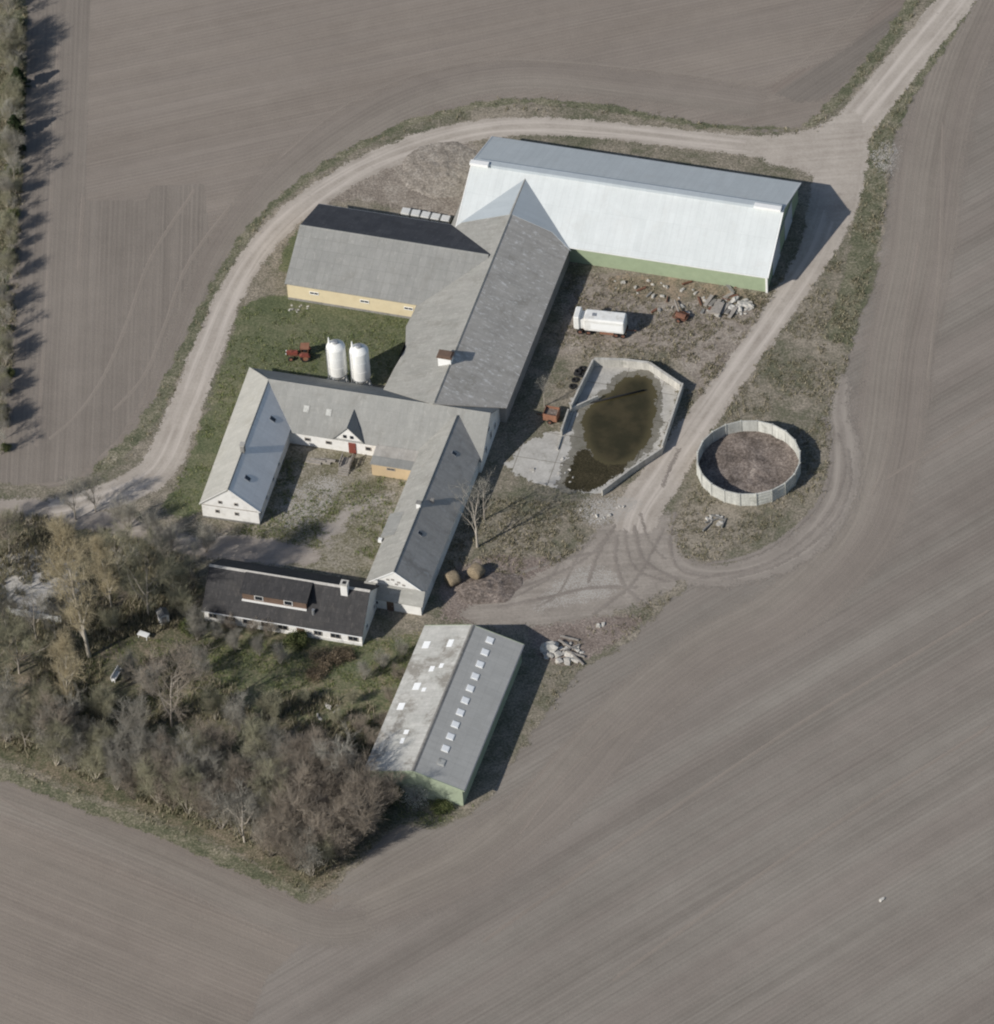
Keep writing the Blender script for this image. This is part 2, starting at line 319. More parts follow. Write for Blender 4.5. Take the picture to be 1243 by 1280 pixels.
# ---------------------------------------------------------------- object helpers
def link(o, parent=None):
    COL.objects.link(o)
    if parent: o.parent = parent
    return o
def tag(o, label=None, cat=None, group=None, kind=None):
    if label: o['label'] = label
    if cat: o['category'] = cat
    if group: o['group'] = group
    if kind: o['kind'] = kind
    return o
def thing(name, label, cat, loc=(0, 0, 0), rz=0, group=None):
    o = bpy.data.objects.new(name, None); o.empty_display_size = .5
    o.location = loc; o.rotation_euler = (0, 0, rz); link(o)
    return tag(o, label, cat, group)
class MB:
    def __init__(s): s.v = []; s.f = []
    def add(s, vs, fs):
        n = len(s.v); s.v += [tuple(v) for v in vs]; s.f += [tuple(i+n for i in f) for f in fs]; return s
    def box(s, c, d, m=None):
        x, y, z = (k/2 for k in d)
        vs = [Vector((sx*x, sy*y, sz*z)) for sz in (-1, 1) for sy in (-1, 1) for sx in (-1, 1)]
        if m is not None: vs = [m @ v for v in vs]
        c = Vector(c); vs = [v+c for v in vs]
        return s.add(vs, [(0, 2, 3, 1), (4, 5, 7, 6), (0, 1, 5, 4), (2, 6, 7, 3), (0, 4, 6, 2), (1, 3, 7, 5)])
    def tube(s, p0, p1, r0, r1=None, n=8, caps=True):
        p0, p1 = Vector(p0), Vector(p1); r1 = r0 if r1 is None else r1
        d = (p1-p0).normalized(); a = d.orthogonal().normalized(); b = d.cross(a)
        vs = []
        for p, r in ((p0, r0), (p1, r1)):
            for i in range(n):
                t = 2*math.pi*i/n; vs.append(p + (a*math.cos(t)+b*math.sin(t))*r)
        fs = [(i, (i+1) % n, n+(i+1) % n, n+i) for i in range(n)]
        if caps: fs += [tuple(range(n-1, -1, -1)), tuple(range(n, 2*n))]
        return s.add(vs, fs)
    def prism(s, pts, ext):
        pts = [Vector(p) for p in pts]; e = Vector(ext); n = len(pts)
        return s.add(pts + [p+e for p in pts], [tuple(range(n)), tuple(range(2*n-1, n-1, -1))] + [(i, n+i, n+(i+1) % n, (i+1) % n) for i in range(n)])
    def lathe(s, prof, n=24, c=(0, 0, 0)):
        vs = []; c = Vector(c)
        for r, z in prof:
            for i in range(n):
                t = 2*math.pi*i/n; vs.append(c+Vector((r*math.cos(t), r*math.sin(t), z)))
        fs = [(j*n+i, j*n+(i+1) % n, (j+1)*n+(i+1) % n, (j+1)*n+i) for j in range(len(prof)-1) for i in range(n)]
        fs += [tuple(range(n-1, -1, -1)), tuple(range((len(prof)-1)*n, len(prof)*n))]
        return s.add(vs, fs)
    def build(s, name, mat, parent=None, smooth=False, bevel=0, fix=True):
        me = bpy.data.meshes.new(name); me.from_pydata(s.v, [], s.f)
        bm = bmesh.new(); bm.from_mesh(me)
        if fix: bmesh.ops.recalc_face_normals(bm, faces=bm.faces)
        if bevel: bmesh.ops.bevel(bm, geom=list(bm.edges), offset=bevel, segments=2, affect='EDGES', clamp_overlap=True)
        bm.to_mesh(me); bm.free()
        me.materials.append(M[mat] if isinstance(mat, str) else mat)
        if smooth: me.shade_smooth()
        return link(bpy.data.objects.new(name, me), parent)
def copy_tree(o, parent=None):
    c = o.copy(); COL.objects.link(c)
    if parent: c.parent = parent
    for ch in list(o.children): copy_tree(ch, c)
    return c

# ---------------------------------------------------------------- ground sheets
ZK = .4            # thin covers: a few millimetres to centimetres apart
def W2(pts): return np.array([tuple(P(x, y))[:2] for x, y in pts])
def sdist(q, poly):
    """signed distance (+ inside) of points q to polygon poly"""
    a = poly; b = np.roll(poly, -1, axis=0)
    d = np.full(len(q), 1e9); ins = np.zeros(len(q), bool)
    for (x0, y0), (x1, y1) in zip(a, b):
        ex, ey = x1-x0, y1-y0; l = ex*ex+ey*ey+1e-12
        t = np.clip(((q[:, 0]-x0)*ex+(q[:, 1]-y0)*ey)/l, 0, 1)
        d = np.minimum(d, np.hypot(q[:, 0]-x0-t*ex, q[:, 1]-y0-t*ey))
        c = (y0 > q[:, 1]) != (y1 > q[:, 1])
        with np.errstate(divide='ignore', invalid='ignore'):
            xi = x0+(q[:, 1]-y0)*ex/(ey if ey else 1e-12)
        ins ^= c & (q[:, 0] < xi)
    return np.where(ins, d, -d)
def smooth_poly(pts, n=5, closed=True):
    p = np.array(pts, float); N = len(p); out = []
    rng = range(N) if closed else range(N-1)
    for i in rng:
        if closed: p0, p1, p2, p3 = p[(i-1) % N], p[i], p[(i+1) % N], p[(i+2) % N]
        else: p0, p1, p2, p3 = p[max(i-1, 0)], p[i], p[i+1], p[min(i+2, N-1)]
        for k in range(n):
            t = k/n
            out.append(.5*((2*p1)+(-p0+p2)*t+(2*p0-5*p1+4*p2-p3)*t*t+(-p0+3*p1-3*p2+p3)*t**3))
    if not closed: out.append(p[-1])
    return np.array(out)
def mesh_np(name, v, f, mat, attrs=None, uv=None, parent=None):
    me = bpy.data.meshes.new(name); k = f.shape[1]
    me.vertices.add(len(v)); me.vertices.foreach_set('co', np.asarray(v, np.float32).ravel())
    me.loops.add(f.size); me.loops.foreach_set('vertex_index', f.astype(np.int32).ravel())
    me.polygons.add(len(f)); me.polygons.foreach_set('loop_start', np.arange(0, f.size, k, dtype=np.int32))
    me.polygons.foreach_set('loop_total', np.full(len(f), k, np.int32))
    me.update(calc_edges=True)
    for nm, val in (attrs or {}).items():
        a = me.attributes.new(nm, 'FLOAT', 'POINT'); a.data.foreach_set('value', np.asarray(val, np.float32))
    if uv is not None:
        u = me.uv_layers.new(name='UVMap'); u.data.foreach_set('uv', np.asarray(uv, np.float32)[f.ravel()].ravel())
    me.validate(); me.materials.append(M[mat] if isinstance(mat, str) else mat)
    return link(bpy.data.objects.new(name, me), parent)
def sheet(name, pts, z, mat, cell=1.0, margin=2.0, smooth=True, kind='structure', world=False):
    poly = np.array(pts) if world else W2(smooth_poly(pts) if smooth else pts)
    lo = poly.min(0)-margin; hi = poly.max(0)+margin
    nx, ny = (np.ceil((hi-lo)/cell).astype(int)+1)
    gx, gy = np.meshgrid(lo[0]+np.arange(nx)*cell, lo[1]+np.arange(ny)*cell, indexing='ij')
    q = np.stack([gx.ravel(), gy.ravel()], 1); d = sdist(q, poly)
    keep = (d > -margin).reshape(nx, ny)
    fc = keep[:-1, :-1] & keep[1:, :-1] & keep[1:, 1:] & keep[:-1, 1:]
    idx = np.arange(nx*ny).reshape(nx, ny)
    f = np.stack([idx[:-1, :-1][fc], idx[1:, :-1][fc], idx[1:, 1:][fc], idx[:-1, 1:][fc]], 1)
    used = np.unique(f); rm = np.zeros(nx*ny, int); rm[used] = np.arange(len(used))
    v = np.column_stack([q[used], np.full(len(used), z*ZK)])
    o = mesh_np(name, v, rm[f], mat, {'edge': d[used]}, q[used])
    return tag(o, kind=kind)
def ribbon(name, pts, z, mat, margin=1.2, n=10, across=9):
    """pts: (px, py, width px) along the middle; makes a strip with uv = metres along / across"""
    p = smooth_poly([(a, b, c) for a, b, c in pts], n, closed=False)
    xy = np.array([tuple(P(a, b))[:2] for a, b, _ in p]); wd = p[:, 2]/PXM/2
    t = np.gradient(xy, axis=0); t /= np.linalg.norm(t, axis=1)[:, None]+1e-9
    nn = np.stack([-t[:, 1], t[:, 0]], 1)
    s = np.concatenate([[0], np.cumsum(np.linalg.norm(np.diff(xy, axis=0), axis=1))])
    V, E, U = [], [], []
    for i in range(len(xy)):
        h = wd[i]+margin
        for k in range(across):
            o = -h+2*h*k/(across-1); V.append((*(xy[i]+nn[i]*o), z*ZK))
            end = min(s[i], s[-1]-s[i])-margin*.3
            E.append(min(wd[i]-abs(o), end)); U.append((s[i], o))
    F_ = [(i*across+k, (i+1)*across+k, (i+1)*across+k+1, i*across+k+1) for i in range(len(xy)-1) for k in range(across-1)]
    o = mesh_np(name, np.array(V), np.array(F_), mat, {'edge': E}, np.array(U))
    return tag(o, kind='structure'), np.vstack([xy+nn*wd[:, None], (xy-nn*wd[:, None])[::-1]])

S = 1600
mesh_np('ground', np.array([(-S, -S, 0), (S, -S, 0), (S, S, 0), (-S, S, 0)]), np.array([(0, 1, 2, 3)]), 'field')
tag(bpy.data.objects['ground'], kind='structure')
sheet('north_field', [(-300, -160), (1190, -160), (1100, 60), (1010, 165), (640, 135), (430, 200), (285, 330), (180, 540), (90, 615), (-300, 615)], .01, 'field_n', 2.0, smooth=False)
sheet('west_field', [(30, -120), (116, -120), (107, 250), (186, 251), (187, 232), (255, 230), (262, 300), (240, 380), (195, 470), (150, 545), (95, 600), (-20, 610), (5, 400)], .02, 'field_w', 1.0, smooth=False)
sheet('damp_soil', [(960, 108), (1060, 60), (1120, -20), (1165, -20), (1105, 45), (1030, 125)], .02, 'field_dark', 1.0)
sheet('south_west_field', [(-300, 860), (0, 968), (200, 1040), (385, 1128), (440, 1110), (330, 1230), (260, 1420), (-300, 1420)], .01, 'field_sw', 2.0, smooth=False)
ribbon('headland', [(100, 625, 50), (190, 545, 60), (235, 440, 66), (290, 310, 70), (370, 215, 74), (500, 130, 70), (640, 95, 62), (800, 108, 60), (960, 130, 50)], .03, 'headland', 3)
ribbon('headland', [(1260, -60, 80), (1195, 80, 84), (1165, 200, 88), (1150, 320, 88), (1125, 440, 86), (1110, 560, 90), (1075, 670, 90), (985, 762, 90), (880, 820, 84), (780, 900, 80), (700, 990, 80), (590, 1080, 80), (440, 1150, 60)], .015, 'headland', 3)
ribbon('headland', [(-120, 955, 50), (0, 995, 56), (190, 1070, 60), (390, 1155, 60), (470, 1150, 40)], .02, 'headland', 3)
for zi, pts in enumerate([[(74, 40), (66, 200), (60, 340), (52, 480), (45, 560)], [(104, 240), (98, 345)], [(245, 235), (190, 320), (160, 400), (130, 470), (95, 520), (60, 550)],
            [(290, 255), (235, 330), (205, 410), (180, 470), (140, 515)], [(960, 100), (1010, 70), (1080, 5), (1110, -30)], [(345, 200), (450, 120), (600, 75), (800, 85), (950, 105)],
            [(1105, 600), (1200, 540), (1300, 480)], [(1150, 300), (1130, 420), (1112, 560), (1090, 620)], [(1180, 150), (1175, 330), (1160, 480)], [(640, 1015), (700, 940), (760, 890)], [(648, 1045), (720, 955), (800, 900)],
            [(0, 1020), (150, 1075), (330, 1160)], [(1243, 760), (1000, 905), (800, 1040), (600, 1180)], [(1243, 905), (1000, 1060), (760, 1230)], [(-20, 985), (60, 1030), (200, 1090)]]):
    ribbon('wheel_mark', [(x, y, 5) for x, y in pts], .036+.0012*zi, 'tramline', .5, across=5)

PLOT = [(385, 1128), (300, 1085), (200, 1040), (100, 1005), (0, 965), (-220, 880), (-220, 612), (0, 606), (70, 606), (128, 585), (183, 530), (232, 428), (287, 318), (346, 248), (430, 190),
        (530, 146), (640, 128), (750, 134), (880, 155), (1000, 160), (1048, 122), (1108, 50), (1140, -10), (1165, -80), (1255, -80), (1212, 6), (1152, 100), (1118, 170), (1108, 260), (1094, 350), (1066, 430),
        (1046, 510), (1050, 560), (1042, 600), (1000, 660), (930, 700), (850, 742), (790, 800), (730, 838), (684, 890), (640, 955), (600, 1008), (545, 1036), (500, 1032), (440, 1090)]
sheet('farm_ground', PLOT, .06, 'weeds', 1.0)
ribbon('verge', [(118, 590, 16), (183, 530, 20), (236, 428, 15), (291, 318, 13), (350, 249, 12), (434, 191, 12), (532, 148, 12), (640, 127, 12), (750, 134, 12), (880, 157, 9), (990, 161, 6)], 0.0703, 'verge', 1.0)
ribbon('verge', [(1010, 160, 14), (1060, 112, 16), (1108, 54, 16), (1142, 0, 16), (1170, -60, 16)], 0.0711, 'verge', 1.0)
ribbon('verge', [(1240, -50, 18), (1190, 32, 22), (1135, 110, 28), (1100, 180, 34), (1086, 260, 36), (1072, 350, 36), (1045, 430, 40)], 0.0719, 'verge', 1.2)
ribbon('verge', [(-60, 952, 16), (0, 966, 18), (100, 1004, 18), (200, 1038, 20), (300, 1082, 20), (385, 1124, 14)], 0.0727, 'verge', 1.0)
sheet('lawn', [(300, 385), (360, 370), (505, 392), (520, 420), (500, 480), (330, 470), (275, 560), (250, 640), (205, 640), (230, 590), (262, 500), (290, 420)], .075, 'lawn', .8)
sheet('lawn', [(346, 335), (370, 290), (380, 300), (360, 340)], .075, 'lawn', .6)
sheet('courtyard', [(340, 560), (520, 590), (470, 710), (250, 690), (300, 660), (325, 640)], .07, 'court', .8)
sheet('garden', [(60, 800), (260, 760), (460, 800), (540, 790), (520, 870), (480, 960), (330, 890), (200, 900), (60, 900)], .07, 'garden', .8)
sheet('grove_floor', [(-200, 640), (110, 650), (240, 700), (255, 790), (190, 840), (150, 880), (300, 890), (450, 930), (500, 1010), (440, 1078), (385, 1112), (300, 1068), (200, 1024), (100, 988), (0, 948), (-200, 880)], .08, 'grove', 1.0)
sheet('dead_weeds', [(760, 350), (830, 345), (945, 368), (940, 385), (860, 378), (790, 372)], .075, 'rust_weeds', .6)
sheet('bare_earth', [(730, 345), (850, 350), (950, 370), (985, 375), (935, 440), (880, 500), (865, 470), (830, 440), (740, 435), (700, 440)], .065, 'bare', .8)
sheet('bare_earth', [(490, 190), (580, 175), (600, 200), (570, 270), (440, 250), (400, 260), (430, 225)], .075, 'bare', .8)
sheet('bare_earth', [(560, 720), (620, 695), (700, 705), (720, 745), (640, 775), (560, 775)], .075, 'bare_red', .8)
sheet('bare_earth', [(800, 770), (700, 775), (660, 790), (690, 830), (740, 820), (790, 790)], .07, 'bare_red', .8)
R_POLY = []
_, q = ribbon('dirt_road', [(60, 638, 36), (130, 622, 44), (195, 588, 50), (232, 510, 44), (262, 432, 40), (298, 350, 36), (352, 280, 38), (440, 217, 40), (540, 176, 42), (640, 158, 36), (760, 163, 34), (880, 176, 36), (980, 186, 44), (1040, 185, 56), (1085, 135, 56), (1130, 80, 52), (1195, 0, 50), (1240, -60, 50)], .09, 'road'); R_POLY.append(q)
_, q = ribbon('dirt_road', [(1060, 150, 50), (1052, 200, 70), (1040, 262, 62), (1018, 320, 46), (985, 372, 40), (932, 448, 38), (882, 518, 42), (835, 585, 52), (800, 636, 60), (790, 668, 50)], .095, 'road'); R_POLY.append(q)
sheet('dirt_junction', [(930, 176), (980, 168), (1020, 160), (1060, 140), (1082, 160), (1070, 230), (1058, 285), (1035, 270), (1015, 222), (960, 203)], .098, 'road_flat', .6)
q = [(760, 650), (830, 640), (850, 720), (790, 760), (700, 780), (600, 782), (580, 760), (640, 735), (720, 690)]
sheet('yard', q, .088, 'churned', .8); R_POLY.append(W2(q))
sheet('pale_gravel', [(700, 725), (740, 708), (775, 722), (760, 745), (700, 758), (670, 760)], .1, 'pale_thin', .6)
_, q = ribbon('dirt_track', [(805, 640, 40), (822, 688, 42), (866, 716, 40), (935, 714, 42), (1005, 682, 46), (1050, 622, 44), (1056, 560, 38), (1050, 515, 26), (1056, 465, 12)], .085, 'loop', 2); R_POLY.append(q)
sheet('gravel_drive', [(-200, 622), (60, 625), (140, 640), (230, 668), (330, 672), (400, 690), (380, 706), (280, 700), (180, 680), (90, 660), (-200, 650)], .087, 'road_dark', .8)
sheet('gravel_patch', [(352, 640), (372, 610), (398, 598), (425, 600), (418, 625), (395, 650), (360, 662)], .085, 'pale_thin', .5)
ribbon('gravel_path', [(400, 680, 20), (430, 648, 20), (470, 625, 12), (495, 615, 6)], .086, 'gravel', .8)
sheet('pale_gravel', [(1092, 195), (1108, 178), (1122, 190), (1114, 220), (1100, 212)], .1, 'pale_thin', .5)
sheet('pale_gravel', [(725, 630), (760, 622), (800, 628), (760, 655), (730, 650)], .1, 'pale_thin', .5)
sheet('pale_gravel', [(132, 690), (150, 680), (172, 682), (170, 700), (140, 704)], .1, 'pale_gravel', .5)
sheet('terrace', [(0, 695), (84, 688), (90, 762), (6, 764)], .1, 'pale_gravel', .5)
for zi, pts in enumerate([[(745, 668), (720, 700), (700, 740), (670, 760)], [(760, 668), (745, 700), (735, 730)], [(772, 668), (770, 700), (780, 730), (800, 752)], [(782, 660), (785, 690), (800, 715), (838, 728)],
            [(793, 655), (800, 690), (815, 708), (850, 726)], [(800, 640), (812, 676), (832, 700)], [(700, 690), (690, 720), (640, 748)], [(1030, 520), (1040, 580), (1015, 640), (950, 690), (880, 706)], [(1048, 540), (1056, 590), (1030, 650), (960, 704), (870, 724)],
            [(850, 560), (838, 585), (828, 610)], [(770, 655), (755, 680), (740, 690)], [(640, 720), (700, 700), (750, 690)], [(620, 760), (680, 748), (740, 735), (800, 735)], [(610, 745), (670, 728), (730, 700), (765, 665)], [(830, 660), (815, 690), (790, 730), (740, 770)], [(845, 640), (838, 680), (850, 712), (885, 722)], [(1060, 560), (1062, 610), (1035, 662), (975, 705), (900, 726)]]):
    ribbon('wheel_rut', [(x, y, 3.4+(zi*7 % 5)*.5) for x, y in pts], .103+.0012*zi, 'rut', .4, across=5)

# ---------------------------------------------------------------- buildings
FOOT = []
class Gable:
    """ridge a -> b given as photograph points at height hr; roof half width w, eave height he"""
    def __init__(s, name, label, a, b, hr, w, he, ov=.35, og=.3, ang=None, cat='building', group=None):
        A, B = P(*a, hr), P(*b, hr); mid = (A+B)/2; d = B-A
        s.L = d.length/2; s.ang = math.atan2(d.y, d.x); s.hr, s.w, s.he, s.ov, s.og = hr, w, he, ov, og
        s.k = (hr-he)/w
        s.root = thing(name, label, cat, (mid.x, mid.y, 0), s.ang, group)
        s.mat = Matrix.Translation((mid.x, mid.y, 0)) @ Matrix.Rotation(s.ang, 4, 'Z'); s.inv = s.mat.inverted()
        FOOT.append(np.array([tuple((s.mat @ Vector((x*s.L, y*w, 0))))[:2] for x, y in ((-1, -1), (1, -1), (1, 1), (-1, 1))]))
    def zs(s, y): return s.hr - s.k*abs(y)
    def slope_pt(s, px, py, side):
        """local point on the slope seen at that photograph position"""
        n = s.mat.to_3x3() @ Vector((0, side*s.k, 1)); p0 = s.mat @ Vector((0, 0, s.hr))
        return s.inv @ on_plane(px, py, p0, n)
    def wall_pt(s, px, py, axis, val):
        n = s.mat.to_3x3() @ (Vector((1, 0, 0)) if axis == 'x' else Vector((0, 1, 0)))
        p0 = s.mat @ (Vector((val, 0, 0)) if axis == 'x' else Vector((0, val, 0)))
        return s.inv @ on_plane(px, py, p0, n)
    def walls(s, mat, ga=True, gb=True, x0=None, x1=None, thick_roof=.14, name='wall'):
        x0 = -s.L+s.og if x0 is None else x0; x1 = s.L-s.og if x1 is None else x1; yw = s.w-s.ov
        zt = s.zs(yw)-thick_roof*1.2; za = s.hr-thick_roof*1.2; m = MB()
        def end(x, g):
            pts = [(x, -yw, 0), (x, yw, 0), (x, yw, zt)] + ([(x, 0, za)] if g else []) + [(x, -yw, zt)]
            m.add(pts, [tuple(range(len(pts)))])
        end(x0, ga); end(x1, gb)
        for y in (-yw, yw): m.add([(x0, y, 0), (x1, y, 0), (x1, y, zt), (x0, y, zt)], [(0, 1, 2, 3)])
        s.x0, s.x1, s.yw, s.zt = x0, x1, yw, zt
        return m.build(name, mat, s.root)
    def slab(s, pts, side, mat, name='roof_slope', th=.14, lift=0, label=None):
        """pts: (x, |y|) on one slope"""
        nv = Vector((0, side*s.k, 1)).normalized()
        v = [Vector((x, side*y, s.zs(y))) + nv*lift for x, y in pts]
        o = MB().prism(v, -nv*th).build(name, mat, s.root)
        if label: o['label'] = label
        return o
    def roof(s, mp, mm, polyp=None, polym=None):
        r = [(-s.L, .02), (s.L, .02), (s.L, s.w), (-s.L, s.w)]
        s.slab(polyp or r, 1, mp); s.slab(polym or r, -1, mm)
    def ridge(s, mat, r=.14, x0=None, x1=None):
        x0 = -s.L if x0 is None else x0; x1 = s.L if x1 is None else x1
        y = r*1.6; z = s.hr+.035
        MB().prism([(x0, -y, z-s.k*y), (x0, 0, z+.05), (x0, y, z-s.k*y)], (x1-x0, 0, 0)).build('ridge_cap', mat, s.root)
    def barge(s, mat, x, side=None, w=.14, h=.22):
        for sd in ((1, -1) if side is None else (side,)):
            v = [(x-w/2, sd*.02, s.hr+.03), (x-w/2, sd*(s.w+.02), s.he+.03), (x-w/2, sd*(s.w+.02), s.he+.03-h), (x-w/2, sd*.02, s.hr+.03-h)]
            MB().prism(v, (w, 0, 0)).build('bargeboard', mat, s.root)
    def gutter(s, mat, side, x0=None, x1=None):
        x0 = -s.L if x0 is None else x0; x1 = s.L if x1 is None else x1
        MB().box(((x0+x1)/2, side*(s.w+.05), s.he-.10), (x1-x0, .12, .10)).build('gutter', mat, s.root)
    def rooflight(s, p, side, sx, sy, frame, pane, h=.07, name='roof_window'):
        nv = Vector((0, side*s.k, 1)).normalized(); dv = Vector((0, side, -s.k)).normalized()
        m = Matrix((Vector((1, 0, 0)), dv, Vector((1, 0, 0)).cross(dv))).transposed()
        c = Vector((p.x, p.y, s.zs(p.y)))
        o = MB().box(c+nv*h/2, (sx, sy, h), m).build(name, frame, s.root)
        if pane: MB().box(c+nv*(h+.01), (sx*.8, sy*.84, .02), m).build('pane', pane, o)
        return o
    def window(s, axis, val, along, z, ww, wh, sgn, frame='white_paint', name='window', pane='glass', depth=.08):
        """window on the wall axis=val facing sgn; along = coordinate along the wall"""
        def B(m, u, d, zz, su, sd, sz):
            if axis == 'x': m.box((val+sgn*d, u, zz), (sd, su, sz))
            else: m.box((u, val+sgn*d, zz), (su, sd, sz))
        t = .09; m = MB()
        B(m, along, depth/2, z+wh/2-t/2, ww, depth, t); B(m, along, depth/2, z-wh/2+t/2, ww, depth, t)
        B(m, along-ww/2+t/2, depth/2, z, t, depth, wh-2*t); B(m, along+ww/2-t/2, depth/2, z, t, depth, wh-2*t)
        if ww > .9: B(m, along, depth*.4, z, .05, depth*.7, wh-2*t)
        o = m.build(name, frame, s.root)
        g = MB(); B(g, along, .012, z, ww-2*t, .03, wh-2*t); g.build('pane', pane, o)
        return o

# --- machine hall, white steel roof
A = Gable('machine_hall', 'long machine hall with white steel roof and pale green walls', (591, 201), (980, 260), 7.7, 10.1, 3.4, ov=.45, og=.3)
A.walls('green_wall')
A.roof('r_metal', 'r_metal'); A.barge('white_paint', A.L+.05); A.barge('white_paint', -A.L-.05)
A.gutter('white_paint', -1); A.gutter('steel', 1)
MB().prism([(-A.L+.3, -.62, A.zs(.62)+.02), (-A.L+.3, -.50, A.hr+.16), (-A.L+.3, .50, A.hr+.16), (-A.L+.3, .62, A.zs(.62)+.02)], (2*A.L-.6, 0, 0)).build('ridge_vent', 'r_patch', A.root)
for x in (-A.L+1.2, A.L-2.2):
    MB().box((x, -.55, A.hr+.22), (4.0 if x > 0 else 2.8, .9, .42)).build('vent_cowl', 'white_paint', A.root, bevel=.04)
MB().box((A.x1+.03, -A.yw-.03, A.zt/2), (.30, .30, A.zt)).build('corner_trim', 'white_paint', A.root)
for y, h, wd in ((-4.0, 3.9, 4.2), (3.4, 3.9, 4.2)):
    d = MB().box((A.x1+.06, y, h/2), (.1, wd, h)).build('sliding_door', 'blue_wall', A.root)
    MB().box((A.x1+.13, y+wd*.35, 1.2), (.05, .08, .4)).build('handle', 'steel', d)
MB().box((A.x1+.08, 0, 4.2), (.16, 16, .18)).build('door_rail', 'steel', A.root)

# --- yellow barn
B = Gable('yellow_barn', 'grey roofed barn with pale yellow wall and black north roof slope', (375, 281), (611, 318.5), 6.95, 8.55, 3.25, ov=.25, og=.25)
B.walls('yellow')
B.roof('r_dark', 'r_grey'); B.ridge('r_grey'); B.gutter('steel', 1)
MB().box((0, -B.yw-.02, .2), (B.x1-B.x0, .08, .4)).build('plinth', 'conc_dark', B.root)
for px, py in ((393, 368), (456, 378), (511, 387)):
    p = B.wall_pt(px, py, 'y', -B.yw); B.window('y', -B.yw, p.x, 2.05, 1.35, .55, -1, 'white_paint')

# --- great barn
C = Gable('great_barn', 'great barn of patchy old grey roof running from the machine hall to the courtyard', (657, 223), (542, 505), 7.05, 9.0, 3.25, ov=.3, og=.3)
ve = C.slope_pt(633.5, 509.6, 1); vw = C.slope_pt(478.4, 487, -1)
C.walls('tarred', x1=min(ve.x, vw.x)-.2)
pe = [(-C.L, .02), (C.L, .02), (ve.x, C.w), (-C.L, C.w)]
pw = [(-C.L, .02), (C.L, .02), (vw.x, C.w)]
for px, py, dx in ((492, 462, 0), (507, 436, .25), (507.5, 408, -.4), (516, 392, -.1)):
    p = C.slope_pt(px, py, -1); pw.append((p.x, min(abs(p.y), C.w+.6)))
pw.append((-C.L, C.w))
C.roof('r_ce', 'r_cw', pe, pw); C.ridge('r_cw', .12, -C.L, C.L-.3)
q = [C.slope_pt(*p, 1) for p in ((657, 224), (640, 268), (690, 290), (714, 314))]
C.slab([(p.x, max(abs(p.y), .03)) for p in q], 1, 'r_patch', 'metal_roof_patch', .05, .05)
q = [C.slope_pt(*p, -1) for p in ((656, 224), (637, 268), (572, 279))]
C.slab([(p.x, max(abs(p.y), .03)) for p in q], -1, 'r_patch', 'metal_roof_patch', .05, .05)
p = C.slope_pt(560, 452, -1)
v = MB().box((p.x, -.75, C.hr+.15), (1.3, 1.9, 1.7)).build('roof_vent', 'white_paint', C.root)
MB().box((p.x, -.75, C.hr+1.1), (1.6, 2.2, .2)).build('vent_hood', 'brown_wood', v)
MB().box((p.x, -.75, C.hr+1.28), (1.2, 1.8, .16)).build('vent_cap', 'brown_wood', v)

# --- north wing
D = Gable('north_wing', 'white walled north wing of the courtyard with small gabled dormer and red door', (336, 474), (613.5, 516.5), 6.6, 5.65, 2.45, ov=.3, og=.25)
E = Gable('west_wing', 'white gabled west wing of the courtyard with bleached outer roof slope', (336, 474), (284.5, 612), 6.45, 4.4, 2.75, ov=.3, og=.15)
# shared outer corner of the two roofs
nwc = E.inv @ (D.mat @ Vector((0, D.w, 0))); dirx = (E.inv.to_3x3() @ (D.mat.to_3x3() @ Vector((1, 0, 0))))
t = (-E.w-.25-nwc.y)/dirx.y; nwE = nwc+dirx*t; nwD = D.inv @ (E.mat @ nwE)
D.walls('white', ga=False, x0=nwD.x+.5, gb=True)
E.walls('white', ga=False, x0=-E.L, gb=True)
D.roof('r_wing', 'r_wing', [(-D.L-.05, .02), (D.L, .02), (D.L, D.w), (nwD.x, D.w)])
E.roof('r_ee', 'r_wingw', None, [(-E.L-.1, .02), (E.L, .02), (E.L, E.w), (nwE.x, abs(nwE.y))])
D.ridge('r_wing', .1); E.ridge('r_wingw', .1)
E.barge('white_paint', E.L-.04, w=.06)
for s_, zz in ((-1, 3.55), (1, 3.55)): E.window('x', E.x1, s_*1.15-.2, zz, .55, .55, 1, 'timber')
for yy in (-1.9, .9): E.window('x', E.x1, yy, 1.65, .6, .6, 1, 'timber')
MB().box((E.x1+.03, 0, 2.62), (.06, 2*E.yw-.3, .10)).build('string_course', 'timber', E.root)
MB().box((E.x1-.2, 0, .15), (.5, 2*E.yw+.1, .3)).build('plinth', 'conc_dark', E.root)
for px, py in ((341, 594), (332.5, 615.5), (325, 634), (348, 577)):
    p = E.wall_pt(px, py, 'y', E.yw); E.window('y', E.yw, p.x, 1.55, .8, .8, 1, 'white_paint')
for px, py in ((341, 524), (309.5, 598)): E.rooflight(E.slope_pt(px, py, 1), 1, .75, 1.0, 'steel', 'glass')
p0 = E.slope_pt(302, 562, 1)
c = MB().box((p0.x, .1, E.hr+.4), (.75, .55, 1.5)).build('chimney', 'conc_dark', E.root)
MB().box((p0.x, .1, E.hr+1.2), (.9, .7, .12)).build('cap', 'conc', c)
for px, py in ((383, 511), (411, 515.5)): D.rooflight(D.slope_pt(px, py, -1), -1, .95, 1.1, 'r_wing', 'skylight_dim', .04, 'rooflight')
for px in (385, 411): 
    p = D.wall_pt(px, 553, 'y', -D.yw); D.window('y', -D.yw, p.x, 1.35, .85, .6, -1, 'timber')
for px in (461,):
    p = D.wall_pt(px, 565, 'y', -D.yw); D.window('y', -D.yw, p.x, 1.35, .85, .7, -1, 'timber')
p = D.wall_pt(441, 563, 'y', -D.yw); xd = p.x
